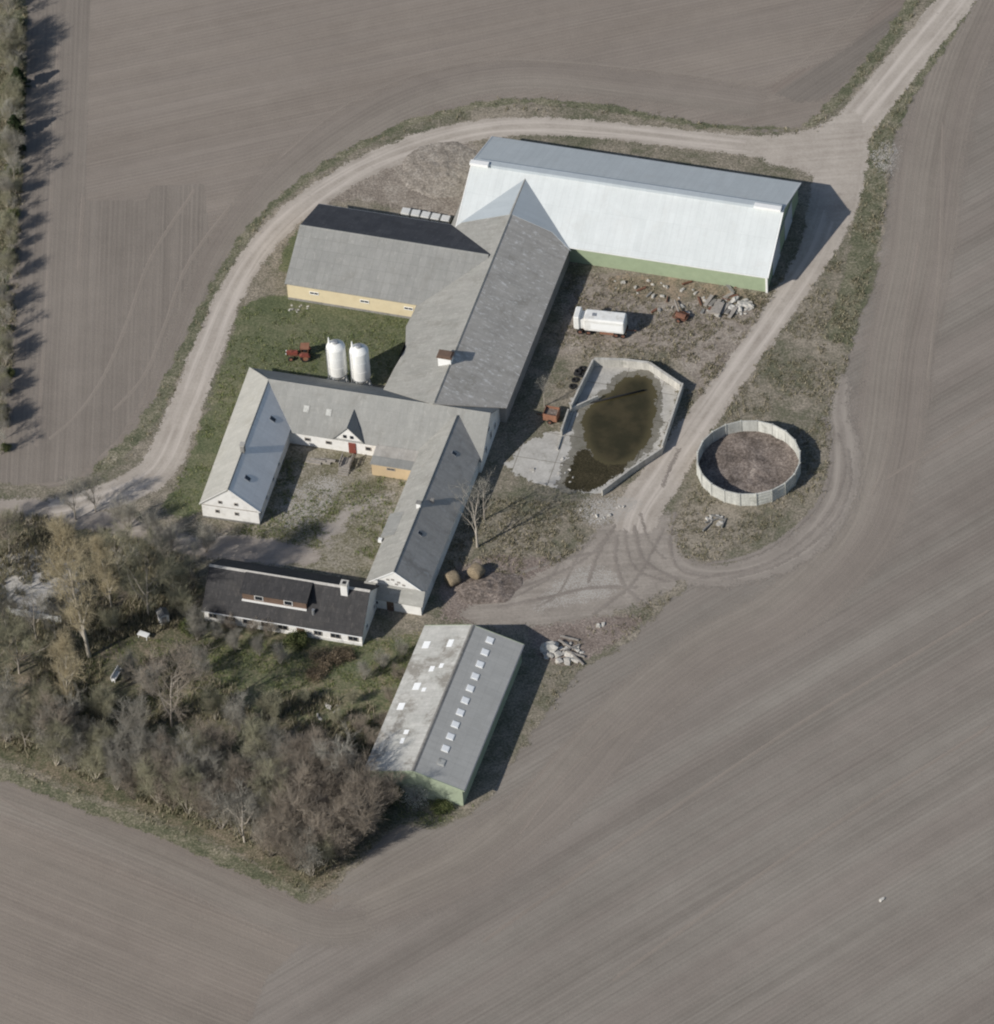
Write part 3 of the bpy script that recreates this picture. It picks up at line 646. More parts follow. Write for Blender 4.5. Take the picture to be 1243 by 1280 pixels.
dr = MB().box((xd, -D.yw-.06, 1.0), (1.05, .12, 2.0)).build('door', 'red_paint', D.root)
MB().box((xd+.38, -D.yw-.15, 1.0), (.05, .06, .22)).build('handle', 'steel', dr)
# gabled dormer over the door
p = D.wall_pt(436, 548, 'y', -D.yw); xc = p.x; gw = 2.3; gz0 = D.zt-.05; gz1 = 5.15
yb = -D.yw-.10
dm = MB()
dm.prism([(xc-gw+.25, yb, gz0), (xc+gw-.25, yb, gz0), (xc+gw-.25, yb, gz0+.25), (xc, yb, gz1-.15), (xc-gw+.25, yb, gz0+.25)], (0, .3, 0))
dorm = dm.build('dormer', 'white', D.root)
yr = -(D.hr-gz1)/D.k; yf = yb-.25
for sd in (-1, 1):
    ye = -(D.hr-gz0-.05)/D.k
    v = [(xc, yf, gz1), (xc, yr, gz1), (xc+sd*gw, ye, gz0+.05), (xc+sd*gw, yf, gz0+.05)]
    MB().prism(v, (0, 0, .12)).build('dormer_roof', 'r_wing', dorm)
for dx in (-.5, .5):
    MB().box((xc+dx, yb-.03, gz0+.75), (.5, .06, .55)).build('dormer_window', 'glass', dorm)
# lean-to with orange wall at the east end of the wing
a = D.wall_pt(471, 559, 'y', -D.w); b = D.wall_pt(519, 566, 'y', -D.w)
xa, xb = a.x, b.x+1.5
MB().box(((xa+xb)/2, -D.yw-1.8, 1.2), (xb-xa-.3, 3.6, 2.4)).build('lean_to_wall', 'orange', D.root)
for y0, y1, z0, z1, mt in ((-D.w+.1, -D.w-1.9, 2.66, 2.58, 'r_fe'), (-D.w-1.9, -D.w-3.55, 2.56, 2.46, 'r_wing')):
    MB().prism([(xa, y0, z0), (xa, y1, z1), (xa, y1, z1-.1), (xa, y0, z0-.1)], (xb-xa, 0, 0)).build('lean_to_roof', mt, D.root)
D.window('y', -D.yw-3.6, (xa+xb)/2-.6, 1.75, 1.2, .45, -1, 'timber')
# east gable of the north wing: boarded with pale window strips
for yy, zz, hh in ((-2.6, 1.9, 1.2), (0, 2.2, 1.6), (2.2, 1.9, 1.2), (-.8, 4.2, .9)): D.window('x', D.x1, yy, zz, 1.0, hh, 1, 'white_paint')

# --- east wing
Fw = Gable('east_wing', 'long grey roofed east wing of the courtyard with boarded white south gable', (571.7, 519), (492.3, 715), 6.2, 4.35, 2.85, ov=.3, og=.1)
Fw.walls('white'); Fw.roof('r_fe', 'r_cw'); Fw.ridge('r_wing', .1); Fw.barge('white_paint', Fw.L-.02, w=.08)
for yy, zz in ((-1.0, 4.35), (-.3, 4.5), (.55, 4.15), (1.25, 3.75), (.2, 3.7)): MB().box((Fw.x1+.03, yy, zz), (.05, .42, .30)).build('gable_vent', 'tarred', Fw.root)
# pent roof below the gable and the low white front
sx = 1.75
MB().prism([(Fw.L+.02, -Fw.w, 3.35), (Fw.L+sx, -Fw.w, 2.05), (Fw.L+sx, -Fw.w, 1.93), (Fw.L+.02, -Fw.w, 3.2)], (0, 2*Fw.w, 0)).build('pent_roof', 'r_cw', Fw.root)
MB().prism([(Fw.L-.05, -Fw.yw, 0), (Fw.L+sx-.25, -Fw.yw, 0), (Fw.L+sx-.25, -Fw.yw, 2.05), (Fw.L-.05, -Fw.yw, 3.2)], (0, 2*Fw.yw, 0)).build('porch_wall', 'white', Fw.root)
xf = Fw.L+sx-.25
Fw.window('x', xf, -2.6, 1.15, 1.2, .75, 1, 'white_paint')
d = MB().box((xf+.04, -.35, .95), (.1, 1.0, 1.9)).build('door', 'brown_wood', Fw.root)
MB().box((xf+.12, -.05, 1.0), (.05, .05, .2)).build('handle', 'steel', d)
for px, py in ((568, 567), (525.5, 667)): Fw.rooflight(Fw.slope_pt(px, py, 1), 1, .6, .8, 'steel', 'glass')
for px, py, hh, ww, mt in ((524, 633, .75, .6, 'white_paint'), (541, 628, .55, .4, 'tarred')):
    p = Fw.slope_pt(px, py, -1 if px == 524 else 1)
    c = MB().box((p.x, p.y, Fw.zs(p.y)+hh/2-.25), (ww, ww, hh+.5)).build('chimney', mt, Fw.root)
    MB().box((p.x, p.y, Fw.zs(p.y)+hh+.06), (ww*1.2, ww*1.2, .12)).build('cap', 'conc_dark', c)
p = Fw.slope_pt(487, 660, -1)
MB().prism([(p.x-2.6, -2.6, Fw.zs(2.6)+.02), (p.x-2.6, -4.7, Fw.he+.34), (p.x-2.6, -4.7, Fw.he+.0), (p.x-2.6, -4.2, Fw.he+.05)], (4.6, 0, 0)).build('loading_hatch', 'r_wing', Fw.root)
MB().box((p.x+2.4, -4.6, Fw.he+.15), (.5, .5, .5)).build('vent_box', 'white_paint', Fw.root)

# --- dwelling
G = Gable('farmhouse', 'white farmhouse with black roof, wide timber dormer and white chimney', (262, 705.5), (463, 738), 6.25, 5.05, 2.25, ov=.4, og=.2)
G.walls('white'); G.roof('r_house', 'r_house'); G.ridge('ridge_pale', .16); G.gutter('white_paint', -1)
n = 9; span = G.x1-G.x0
for i in range(n):
    if i == 5: continue
    x = G.x0+span*(i+.5)/n
    G.window('y', -G.yw, x, 1.3, 1.45 if i % 3 else 1.2, 1.15, -1, 'timber')
MB().box((0, -G.yw-.04, .25), (span, .1, .5)).build('plinth', 'white', G.root)
dr = MB().box((G.x0+span*5.5/n, -G.yw-.05, .95), (1.0, .12, 1.9)).build('door', 'brown_wood', G.root)
MB().box((G.x0+span*5.5/n+.36, -G.yw-.14, .95), (.05, .06, .2)).build('handle', 'steel', dr)
for yy in (-2.2, 1.6): G.window('x', G.x1, yy, 1.4, .9, .9, 1)
# wide shed dormer
a = G.slope_pt(304, 763, -1); b = G.slope_pt(384, 775, -1); yd = -3.15
a = G.wall_pt(304, 754, 'y', yd); b = G.wall_pt(384, 768, 'y', yd)
zb = G.zs(yd); zt = zb+1.6
d = MB(); d.prism([(a.x, yd, zb-.2), (a.x, yd, zt), (a.x, -.35, G.zs(.35)+.02), (a.x, -1.2, G.zs(1.2)-.2)], (b.x-a.x, 0, 0))
dorm = d.build('dormer', 'brown_wood', G.root)
MB().prism([(a.x-.25, -.28, G.hr-.12), (a.x-.25, yd-.35, zt-.02), (a.x-.25, yd-.35, zt+.12), (a.x-.25, -.28, G.hr+.0)], (b.x-a.x+.5, 0, 0)).build('dormer_roof', 'r_house', dorm)
for f in (.26, .72):
    x = a.x+(b.x-a.x)*f
    MB().box((x, yd-.04, zb+.85), (1.25, .08, .85)).build('dormer_window', 'white_paint', dorm)
    MB().box((x, yd-.09, zb+.85), (1.05, .04, .68)).build('dormer_pane', 'glass', dorm)
MB().box(((a.x+b.x)/2, yd-.12, zb+.08), (b.x-a.x+.1, .2, .22)).build('dormer_sill', 'white_paint', dorm)
p = G.slope_pt(430, 748, -1)
c = MB().box((p.x, -.55, G.hr+.0), (.95, .95, 2.4)).build('chimney', 'white', G.root)
MB().box((p.x, -.55, G.hr+1.27), (1.08, 1.08, .14)).build('cap', 'conc', c)
MB().box((p.x, -.55, G.hr+1.36), (.5, .5, .06)).build('flue', 'black', c)
p = G.slope_pt(392, 767, -1)
MB().tube((p.x, p.y, G.zs(p.y)-.2), (p.x, p.y, G.zs(p.y)+.8), .22, .22, 10).build('vent_pipe', 'steel', G.root)

# --- low barn
J = Gable('low_barn', 'low barn with blue grey roof, a row of white rooflights and green gable', (592, 781), (516, 964), 5.4, 7.05, 3.4, ov=.35, og=.25)
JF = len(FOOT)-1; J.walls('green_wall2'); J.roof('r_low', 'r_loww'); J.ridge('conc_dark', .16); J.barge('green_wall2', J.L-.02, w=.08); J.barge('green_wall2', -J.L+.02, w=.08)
J.gutter('steel', 1)
for i in range(11):
    px = 612.5+(557-612.5)*i/9.0*1.0; py = 800.5+(936-800.5)*i/9.0
    if i == 10: px, py = 552, 953
    J.rooflight(J.slope_pt(px, py, 1), 1, 1.05, 1.0, 'skylight' if i < 10 else 'skylight_dim', 'skylight' if i < 10 else 'skylight_dim', .09, 'rooflight')
for px, py, sx_, sy_ in ((563, 804, 1.4, .8), (533, 806, 1.3, 1.0), (521, 858, 1.3, 1.0), (501.5, 883, 1.3, .95), (508, 915, .8, .7), (503, 926, 1.0, .55), (552, 832, .8, .6), (540, 836, 1.0, .7), (530, 862, .7, .6)):
    J.rooflight(J.slope_pt(px, py, -1), -1, sx_, sy_, 'skylight', None, .025, 'rooflight')

# ---------------------------------------------------------------- silos
def silo(px, py, label):
    p = P(px, py); t = thing('feed_silo', label, 'silo', p, R(12), 'white feed silos behind the north wing')
    MB().lathe([(.22, .8), (.30, .82), (1.34, 2.3), (1.36, 2.4), (1.36, 7.45), (1.31, 7.62), (.62, 8.1), (.45, 8.15)], 32).build('tank', 'fibreglass', t, True)
    MB().lathe([(.42, 8.18), (.44, 8.42), (.30, 8.5), (.02, 8.52)], 16).build('lid', 'steel', t)
    MB().tube((-.8, .35, 7.5), (-.85, .4, 9.1), .30, .06, 10).build('fill_pipe', 'white_paint', t)
    MB().lathe([(1.39, 2.35), (1.41, 2.4), (1.41, 2.5), (1.39, 2.55)], 32).build('hoop', 'steel', t)
    lm = MB()
    for y in (-.2, .2): lm.tube((-1.5, y-.5, .3), (-1.5, y-.5, 7.9), .03, None, 6)
    for k in range(24): lm.tube((-1.5, -.7, .5+k*.31), (-1.5, -.3, .5+k*.31), .02, None, 5)
    lm.build('ladder', 'steel', t)
    for k in range(4):
        a = math.pi/4+k*math.pi/2; c, s_ = math.cos(a)*1.33, math.sin(a)*1.33
        MB().box((c, s_, 1.25), (.14, .14, 2.5)).build('leg', 'white_paint', t)
    for z in (4.1, 5.8): MB().lathe([(1.355, z), (1.385, z+.02), (1.385, z+.08), (1.355, z+.1)], 32).build('hoop', 'fibreglass', t)
    MB().box((0, 0, .06), (2.9, 2.9, .12)).build('foundation', 'conc', t)
    return t
silo(424, 479.5, 'white feed silo on the left, beside the red tractor')
silo(453, 484.5, 'white feed silo on the right, next to the great barn')

# ---------------------------------------------------------------- slurry tank
ctr = P(936, 571.5, 2.3); t = thing('slurry_tank', 'round open slurry tank of grey concrete panels holding brown manure', 'tank', (ctr.x, ctr.y, 0))
NP, RAD, HT = 20, 7.2, 2.3
for i in range(NP):
    a0, a1 = 2*math.pi*i/NP+R(4), 2*math.pi*(i+1)/NP+R(4)
    am = (a0+a1)/2; ln = 2*RAD*math.sin((a1-a0)/2)
    m = Matrix.Rotation(am, 3, 'Z'); rr = RAD*math.cos((a1-a0)/2)
    c = Vector((rr*math.cos(am), rr*math.sin(am), HT/2))
    pan = MB().box(c, (.16, ln-.05, HT), m)
    for zz in (.55, 1.15, 1.75): pan.box(c+Vector((math.cos(am)*.10, math.sin(am)*.10, zz-HT/2)), (.06, ln-.35, .05), m)
    pan.build('panel', 'conc_new', t)
    p = Vector((RAD*math.cos(a0), RAD*math.sin(a0), HT/2+.03))
    MB().box(p, (.30, .16, HT+.06), Matrix.Rotation(a0, 3, 'Z')).build('post', 'conc_new', t)
V, Fc = [], []
nr, na = 14, 48
for j in range(nr+1):
    for i in range(na):
        r = (RAD-.12)*j/nr; a = 2*math.pi*i/na; x, y = r*math.cos(a), r*math.sin(a)
        z = .22+.28*mnoise.noise(Vector((x*.35, y*.35, 3)))+.14*mnoise.noise(Vector((x*1.3, y*1.3, 8)))+.35*math.exp(-((x+1)**2+(y-4.2)**2)/5)
        V.append((x, y, max(z, .02)))
for j in range(nr):
    for i in range(na): Fc.append((j*na+i, (j+1)*na+i, (j+1)*na+(i+1) % na, j*na+(i+1) % na))
MB().add(V, Fc).build('manure', 'dirt_floor', t, True)
FOOT.append(np.array([(ctr.x+7.5*math.cos(a), ctr.y+7.5*math.sin(a)) for a in np.linspace(0, 6.28, 20)]))

# ---------------------------------------------------------------- manure yard with basin
slab_px = [(740, 452), (812, 456), (848, 486), (826, 560), (758, 612), (735, 620), (700, 612), (655, 600), (632, 582), (655, 555), (684, 540), (702, 540), (712, 510)]
sheet('concrete_slab', slab_px, .14, 'slab', .5, 1.0, smooth=False); FOOT.append(W2(slab_px))
sheet('water', [(790, 470), (812, 472), (820, 495), (818, 530), (806, 560), (776, 582), (745, 575), (730, 545), (732, 515), (760, 492), (772, 478)], .16, 'water', .4, 1.0)
sheet('wet_concrete', [(786, 464), (816, 466), (828, 495), (826, 535), (812, 565), (780, 588), (755, 606), (712, 618), (696, 604), (712, 560), (722, 515), (755, 486), (768, 470)], .145, 'wet', .4, 1.0)
sheet('mud', [(728, 560), (750, 572), (785, 578), (772, 592), (750, 610), (722, 616), (705, 606), (712, 585)], .15, 'mud', .4, 1.0)
ybt = thing('manure_yard_wall', 'low concrete wall around the manure yard beside the track', 'wall', P(790, 530))
o0 = ybt.location.copy()
def wall_run(pts, h, th, name='wall_section', mat='conc'):
    w = [P(*p)-o0 for p in pts]; m = MB()
    for a, b in zip(w[:-1], w[1:]):
        a, b = Vector((a.x, a.y, 0)), Vector((b.x, b.y, 0)); d = b-a; l = d.length
        m2 = MB().box((a+b)/2+Vector((0, 0, h/2)), (l-.02, th, h), Matrix.Rotation(math.atan2(d.y, d.x), 3, 'Z'))
        m2.build(name, mat, ybt)
wall_run([(743, 457), (780, 458), (812, 462), (852, 489)], 1.45, .42)
wall_run([(854, 488), (828, 566)], 1.5, .24)
wall_run([(828, 567), (790, 592), (753, 620)], 1.15, .24)
wall_run([(742, 458), (714, 516)], 1.45, .24); wall_run([(715, 515), (748, 500)], .9, .22); wall_run([(711, 518), (702, 545)], 1.1, .24)
wall_run([(702, 547), (697, 563)], .3, .2)
p0, p1 = P(738, 505), P(806, 489)
o = MB().tube((p0.x, p0.y, .26), (p1.x, p1.y, .26), .13, .13, 10).build('pipe', 'black', None, True); tag(o, 'thin dark pipe lying across the murky water basin', 'pipe')

# ---------------------------------------------------------------- tractor
def wheel(t, x, y, r, wd, hub):
    w = MB(); n = 20
    prof = [(r*.62, -wd/2), (r*.92, -wd/2), (r, -wd*.3), (r, wd*.3), (r*.92, wd/2), (r*.62, wd/2)]
    vs = []
    for rr, yy in prof:
        for i in range(n): a = 2*math.pi*i/n; vs.append((x+rr*math.cos(a), y+yy, r+rr*math.sin(a)))
    k = len(prof)
    w.add(vs, [(j*n+i, j*n+(i+1) % n, ((j+1) % k)*n+(i+1) % n, ((j+1) % k)*n+i) for j in range(k) for i in range(n)])
    o = w.build('wheel', 'black', t)
    MB().tube((x, y-wd*.3, r), (x, y+wd*.3, r), r*.62, r*.62, 14).build('rim', hub, o)
p = P(375, 447); T = thing('tractor', 'small old red tractor parked on the lawn left of the silos', 'tractor', p, R(176))
for s_ in (-1, 1):
    wheel(T, -.85, s_*.82, .72, .42, 'rust_orange'); wheel(T, 1.25, s_*.68, .40, .24, 'rust_orange')
    MB().prism([(-1.6, s_*.62, 1.05), (-1.35, s_*.62, 1.42), (-.4, s_*.62, 1.50), (-.05, s_*.62, 1.2), (-.3, s_*.62, 1.1)], (0, s_*.45, 0)).build('mudguard', 'red_paint', T)
    MB().tube((1.85, s_*.32, 1.12), (1.93, s_*.32, 1.12), .12, .12, 10).build('headlight', 'skylight', T)
MB().box((1.0, 0, 1.05), (1.7, .62, .62)).build('bonnet', 'red_paint', T, bevel=.1)
MB().box((.1, 0, .72), (2.6, .42, .42)).build('chassis', 'rust', T)
MB().box((1.25, 0, .45), (.14, 1.3, .14)).build('front_axle', 'rust', T); MB().box((-.85, 0, .72), (.3, 1.5, .3)).build('rear_axle', 'rust', T)
MB().box((-.8, 0, 1.32), (.5, .5, .12)).build('seat', 'black', T, bevel=.04); MB().box((-1.03, 0, 1.52), (.1, .5, .4)).build('seat_back', 'black', T)
MB().tube((.1, 0, 1.3), (-.2, 0, 1.65), .025).build('steering_column', 'black', T); MB().tube((-.2, 0, 1.63), (-.23, 0, 1.67), .2, .2, 14).build('steering_wheel', 'black', T)
MB().tube((1.1, .2, 1.3), (1.1, .2, 2.0), .05).build('exhaust_pipe', 'rust', T)
for s_ in (-1, 1):
    MB().tube((-1.3, s_*.6, 1.1), (-1.3, s_*.6, 2.25), .04).build('roll_bar_post', 'rust', T)
MB().box((-.85, 0, 2.28), (1.25, 1.35, .07)).build('canopy', 'rust_orange', T)
for s_ in (-1, 1): MB().tube((-.35, s_*.6, 1.4), (-.35, s_*.6, 2.25), .03).build('canopy_post', 'rust', T)

# ---------------------------------------------------------------- white tank trailer
p = P(752, 414); T = thing('tank_trailer', 'white tank trailer with round shoulders on a rusty red chassis', 'trailer', p, R(-14))
def rbox(x0, x1, wd, z0, z1, r, taper=1.0):
    m = MB(); sec = []
    for cx_, cz, a0 in ((wd/2-r, z1-r, 0), (-wd/2+r, z1-r, 90), (-wd/2+r*.5, z0+r*.5, 180), (wd/2-r*.5, z0+r*.5, 270)):
        rr = r if cz > (z0+z1)/2 else r*.5
        for k in range(5): a = R(a0+k*22.5); sec.append((cx_+rr*math.cos(a), cz+rr*math.sin(a)))
    n = len(sec); zc = (z0+z1)/2
    rings = [(x0, .88), (x0+.15, 1.0), (x1-.15, 1.0), (x1, .88)]
    vs = [(x, y*k*taper, zc+(z-zc)*k) for x, k in rings for y, z in sec]
    fs = [(j*n+i, j*n+(i+1) % n, (j+1)*n+(i+1) % n, (j+1)*n+i) for j in range(3) for i in range(n)]
    fs += [tuple(range(n)), tuple(range(3*n, 4*n))]
    return m.add(vs, fs)
rbox(-2.3, 3.6, 2.3, .95, 3.2, .3).build('tank', 'trailer_white', T, False)
rbox(-3.75, -2.85, 2.4, 1.1, 3.45, .2).build('front_locker', 'trailer_white', T)
MB().box((-2.5, 0, 2.0), (.9, 1.9, 1.7)).build('neck', 'trailer_white', T)
MB().box((1.0, -1.14, 1.95), (4.6, .06, 1.2)).build('side_panel', 'skylight', T, bevel=.02)
MB().box((-.9, 0, 3.18), (.6, .6, .14)).build('hatch', 'steel', T)
MB().box((0, 0, .78), (7.3, 1.3, .28)).build('chassis', 'rust', T)
for x in (-2.9, -1.7, 2.3, 3.3):
    for s_ in (-1, 1): wheel(T, x, s_*.95, .46, .28, 'rust')
MB().box((1.0, -1.05, .75), (2.0, .1, .45)).build('mudguard', 'rust_orange', T)
MB().tube((3.7, 0, .75), (5.0, .3, .55), .07).build('drawbar', 'rust', T)

# rusty tipping bin
p = P(690, 524); T = thing('tipping_bin', 'rusty orange steel bin standing beside the manure yard wall', 'bin', p, R(-20))
m = MB(); l, wd, h = 2.0, 1.7, 1.25
for s_ in (-1, 1):
    m.box((0, s_*(wd/2), .45+h/2), (l, .06, h)); m.box((s_*(l/2-.03), 0, .45+h/2), (.06, wd-.08, h))
m.box((0, 0, .48), (l-.1, wd-.1, .06)); m.build('body', 'rust_orange', T)
MB().box((0, 0, 1.25), (l-.14, wd-.14, .1)).build('load', 'dirt_floor', T)
for s_ in (-1, 1): wheel(T, 0, s_*1.0, .38, .2, 'rust'); 
MB().box((0, 0, .38), (2.2, .9, .12)).build('frame', 'rust', T); MB().tube((-1.0, 0, .4), (-2.2, .2, .4), .06).build('drawbar', 'rust', T)

# tyres by the yard wall
ty = None
for i, (px, py, z) in enumerate([(722, 468, 0), (728, 462, 0), (719, 476, 0), (723, 467, .27), (716, 484, 0), (727, 470, 0)]):
    p = P(px, py)
    if ty is None:
        m = MB(); n = 18; prof = [(.26, 0), (.44, 0), (.52, .07), (.52, .19), (.44, .26), (.26, .26)]
        vs = [(r*math.cos(2*math.pi*k/n), r*math.sin(2*math.pi*k/n), z_) for r, z_ in prof for k in range(n)]; K = len(prof)
        m.add(vs, [(j*n+k, j*n+(k+1) % n, ((j+1) % K)*n+(k+1) % n, ((j+1) % K)*n+k) for j in range(K) for k in range(n)])
        ty = m.build('tyre', 'black'); o = ty
    else: o = ty.copy(); COL.objects.link(o)
    tag(o, 'old black tyre dumped in the weeds against the manure yard wall', 'tyre', 'tyres dumped beside the manure yard')
    o.location = (p.x, p.y, z+.06); o.rotation_euler = (random.uniform(-.1, .1), random.uniform(-.1, .1), i)

# bales behind the yellow barn
wb = None
for i in range(5):
    p = P(508+i*12.4, 268.5+i*2.3)
    if wb is None: wb = MB().box((0, 0, .45), (1.3, 1.25, .9)).build('wrapped_bale', 'wrap', None, False, bevel=.07); o = wb
    else: o = wb.copy(); COL.objects.link(o)
    tag(o, 'white wrapped square bale in the row behind the black roof slope', 'bale', 'white bales behind the yellow barn')
    o.location = p; o.rotation_euler = (0, 0, B.ang+random.uniform(-.06, .06))
# round bales
rb = None
for px, py, rz, lab in ((566, 728, .5, 'round straw bale nearest the east wing, darker and half sunken'), (596, 720, .9, 'round tan straw bale beside the reddish bare earth')):
    p = P(px, py)
    if rb is None:
        m = MB(); n = 22; prof = [(.0, -.75), (.8, -.75), (.95, -.65), (1.0, -.3), (.98, 0), (1.0, .3), (.95, .65), (.8, .75), (.0, .75)]
        vs = [(yy, r*math.cos(2*math.pi*k/n), 1.0+r*math.sin(2*math.pi*k/n)*(.9)) for r, yy in prof for k in range(n)]
        m.add(vs, [(j*n+k, j*n+(k+1) % n, (j+1)*n+(k+1) % n, (j+1)*n+k) for j in range(len(prof)-1) for k in range(n)])
        rb = m.build('round_bale', 'straw', None, True); o = rb
    else: o = rb.copy(); COL.objects.link(o)
    tag(o, lab, 'bale', 'round straw bales by the east wing')
    o.location = (p.x, p.y, -.08 if px > 570 else -.25); o.rotation_euler = (0, 0, rz); o.scale = (1.15, 1.1, 1.05)

# ---------------------------------------------------------------- rubble, boards, scrap
def chunk(seed, sx, sy, sz, mat='stone'):
    rnd = random.Random(seed); bm = bmesh.new(); bmesh.ops.create_icosphere(bm, subdivisions=2, radius=1)
    for v in bm.verts:
        c = v.co; k = 1/max(abs(c.x), abs(c.y), abs(c.z)); v.co = c*(.2+.7*k)*(1+.5*mnoise.noise(c*1.7+Vector((seed, 0, 0))))
        v.co = Vector((v.co.x*sx/2, v.co.y*sy/2, v.co.z*sz/2+sz*.38))
    me = bpy.data.meshes.new('rubble_block'); bm.to_mesh(me); bm.free(); me.materials.append(M[mat])
    return me
CH = [chunk(i, 1.2, .9, .6) for i in range(5)]
def scatter_chunks(cx, cy, rx, ry, n, lab, grp, smin=.5, smax=1.2, name='rubble_block', cat='rubble'):
    for i in range(n):
        a = random.uniform(0, 6.28); r = math.sqrt(random.random())
        p = P(cx+rx*r*math.cos(a), cy+ry*r*math.sin(a)); o = link(bpy.data.objects.new(name, CH[i % 5])); s_ = random.uniform(smin, smax)
        o.location = p; o.rotation_euler = (random.uniform(-.3, .3), random.uniform(-.3, .3), random.uniform(0, 6)); o.scale = (s_, s_*random.uniform(.6, 1.1), s_*random.uniform(.6, 1.2))
        tag(o, lab, cat, grp)
scatter_chunks(706, 817, 24, 12, 34, 'pale concrete lump in the rubble heap past the low barn corner', 'rubble heap at the low barn', .35, 1.2)
scatter_chunks(925, 383, 16, 9, 16, 'grey concrete lump in the scrap heap below the machine hall', 'rubble heap below the machine hall', .5, 1.3)
scatter_chunks(685, 590, 40, 20, 14, 'small broken stone on the edge of the concrete manure slab', 'stones on the manure slab', .25, .55, 'stone', 'stone')
scatter_chunks(755, 640, 30, 12, 14, 'pale stone in the gravel patch south of the manure yard', 'stones south of the manure yard', .25, .6, 'stone', 'stone')
scatter_chunks(412, 892, 16, 12, 12, 'small white stone lying in the garden grass', 'white stones in the garden', .3, .6, 'stone', 'stone')
scatter_chunks(795, 356, 40, 6, 8, 'small grey stone in dead weeds along the green wall', 'stones along the machine hall', .3, .8, 'stone', 'stone')
scatter_chunks(375, 386, 18, 5, 10, 'small pale stone at the foot of the yellow wall', 'stones along the yellow barn', .25, .6, 'stone', 'stone')
scatter_chunks(750, 780, 8, 5, 4, 'small pale stone on the bare bank by the field', 'stones on the bank', .4, .7, 'stone', 'stone')
p = P(687, 812); o = link(bpy.data.objects.new('concrete_slab_piece', chunk(40, 2.6, 1.6, 1.2, 'conc'))); o.location = p; tag(o, 'largest white concrete block at the low barn end of the rubble heap', 'rubble')
p = P(1103, 1125); o = link(bpy.data.objects.new('stone', CH[2])); o.location = p; o.scale = (.8, .5, .4); o.rotation_euler = (0, 0, .6); tag(o, 'single pale stone lying alone in the southern field', 'stone')
bd = None
def beam(px, py, ln, w_, h_, rz, tilt, lab, mat='timber', name='timber_beam', cat='timber', grp=None, z=.12):
    o = MB().box((0, 0, 0), (ln, w_, h_)).build(name, mat); p = P(px, py); o.location = (p.x, p.y, z+h_/2); o.rotation_euler = (0, tilt, rz); return tag(o, lab, cat, grp)
for i, (px, py, rz) in enumerate([(715, 812, .5), (720, 820, -.4), (708, 808, -.7), (722, 826, -.9), (712, 800, -.3)]):
    beam(px, py, 2.6, .22, .18, rz, .12, 'grey timber beam lying across the rubble heap', grp='timber on the rubble heap', z=.3)
for i in range(7):
    beam(886+i*5, 378+i*2.5, 2.2-.1*(i % 3), .55, .12, 1.0+.1*(i % 2), .25*(1 if i % 2 else -.4), 'weathered grey board in the scrap heap below the machine hall', grp='boards below the machine hall', z=.35, name='board', cat='board')
for i in range(5):
    p = P(893+i*1.5, 384+i*1.0)
    beam(893+i*1.4, 386+i*.8, 2.4, 1.1, .12, R(68), 0, 'grey pallet of the stack in front of the green wall', name='pallet', cat='pallet', grp='pallet stack', z=.05+i*.16)
for i, (px, py, rz) in enumerate([(392, 579, 0), (398, 578, .05), (404, 579.5, -.03), (410, 579, .04)]):
    beam(px, py-i*.5, 2.2, .35, .25, R(-18)+rz, 0, 'pale timber plank in the pile against the white wing', grp='plank pile in the courtyard', name='plank', cat='timber', z=.02+.22*(i % 2))
for i in range(16):
    px, py = random.uniform(770, 945), random.uniform(352, 398)
    beam(px, py, random.uniform(.8, 2.4), random.uniform(.12, .5), random.uniform(.08, .2), random.uniform(0, 3), random.uniform(-.15, .15), 'loose grey length of scrap lying in the weeds below the machine hall', random.choice(['timber', 'conc_dark', 'rust']), 'scrap_length', 'scrap', 'scrap in the weeds below the machine hall', .1)
scatter_chunks(855, 375, 70, 18, 18, 'dark scrap lump in the weeds below the machine hall', 'scrap lumps below the machine hall', .35, .9, 'scrap_lump', 'scrap')
scatter_chunks(912, 388, 24, 10, 14, 'grey concrete lump in the scrap heap below the machine hall', 'rubble heap below the machine hall', .4, 1.0)
# rusty implement
p = P(851, 398); T = thing('harrow', 'rusty red farm implement with grey drawbar standing in the weeds', 'farm implement', p, R(-30))
MB().tube((-.6, 0, .55), (.9, 0, .55), .5, .5, 12).build('drum', 'rust', T)
m = MB(); m.box((.1, .75, .6), (2.0, .1, .14)); m.box((.1, -.75, .6), (2.0, .1, .14)); m.box((-.9, 0, .6), (.1, 1.4, .14)); m.box((1.1, 0, .6), (.1, 1.4, .14)); m.build('frame', 'rust', T)
MB().tube((-.5, .5, .7), (-2.2, 2.6, .5), .12).build('drawbar', 'timber', T)
for s_ in (-1, 1): wheel(T, .1, s_*.95, .42, .16, 'rust')
# wooden porch stair in the courtyard
p = P(431, 588); T = thing('porch_stair', 'grey wooden porch with railings in front of the red door', 'stair', p, D.ang)
MB().box((0, .9, .55), (1.5, 2.2, .12)).build('deck', 'timber', T)
for k in range(3): MB().box((0, -.35-.28*k, .42-.17*k), (1.5, .28, .08)).build('step', 'timber', T)
for s_ in (-1, 1):
    MB().box((s_*.75, .9, 1.45), (.08, 2.2, .08)).build('handrail', 'timber', T)
    for y in (-.1, .9, 1.9): MB().box((s_*.75, y, .75), (.1, .1, 1.4)).build('post', 'timber', T)
    MB().box((s_*.75, .9, 1.0), (.05, 2.1, .45)).build('railing', 'timber', T)
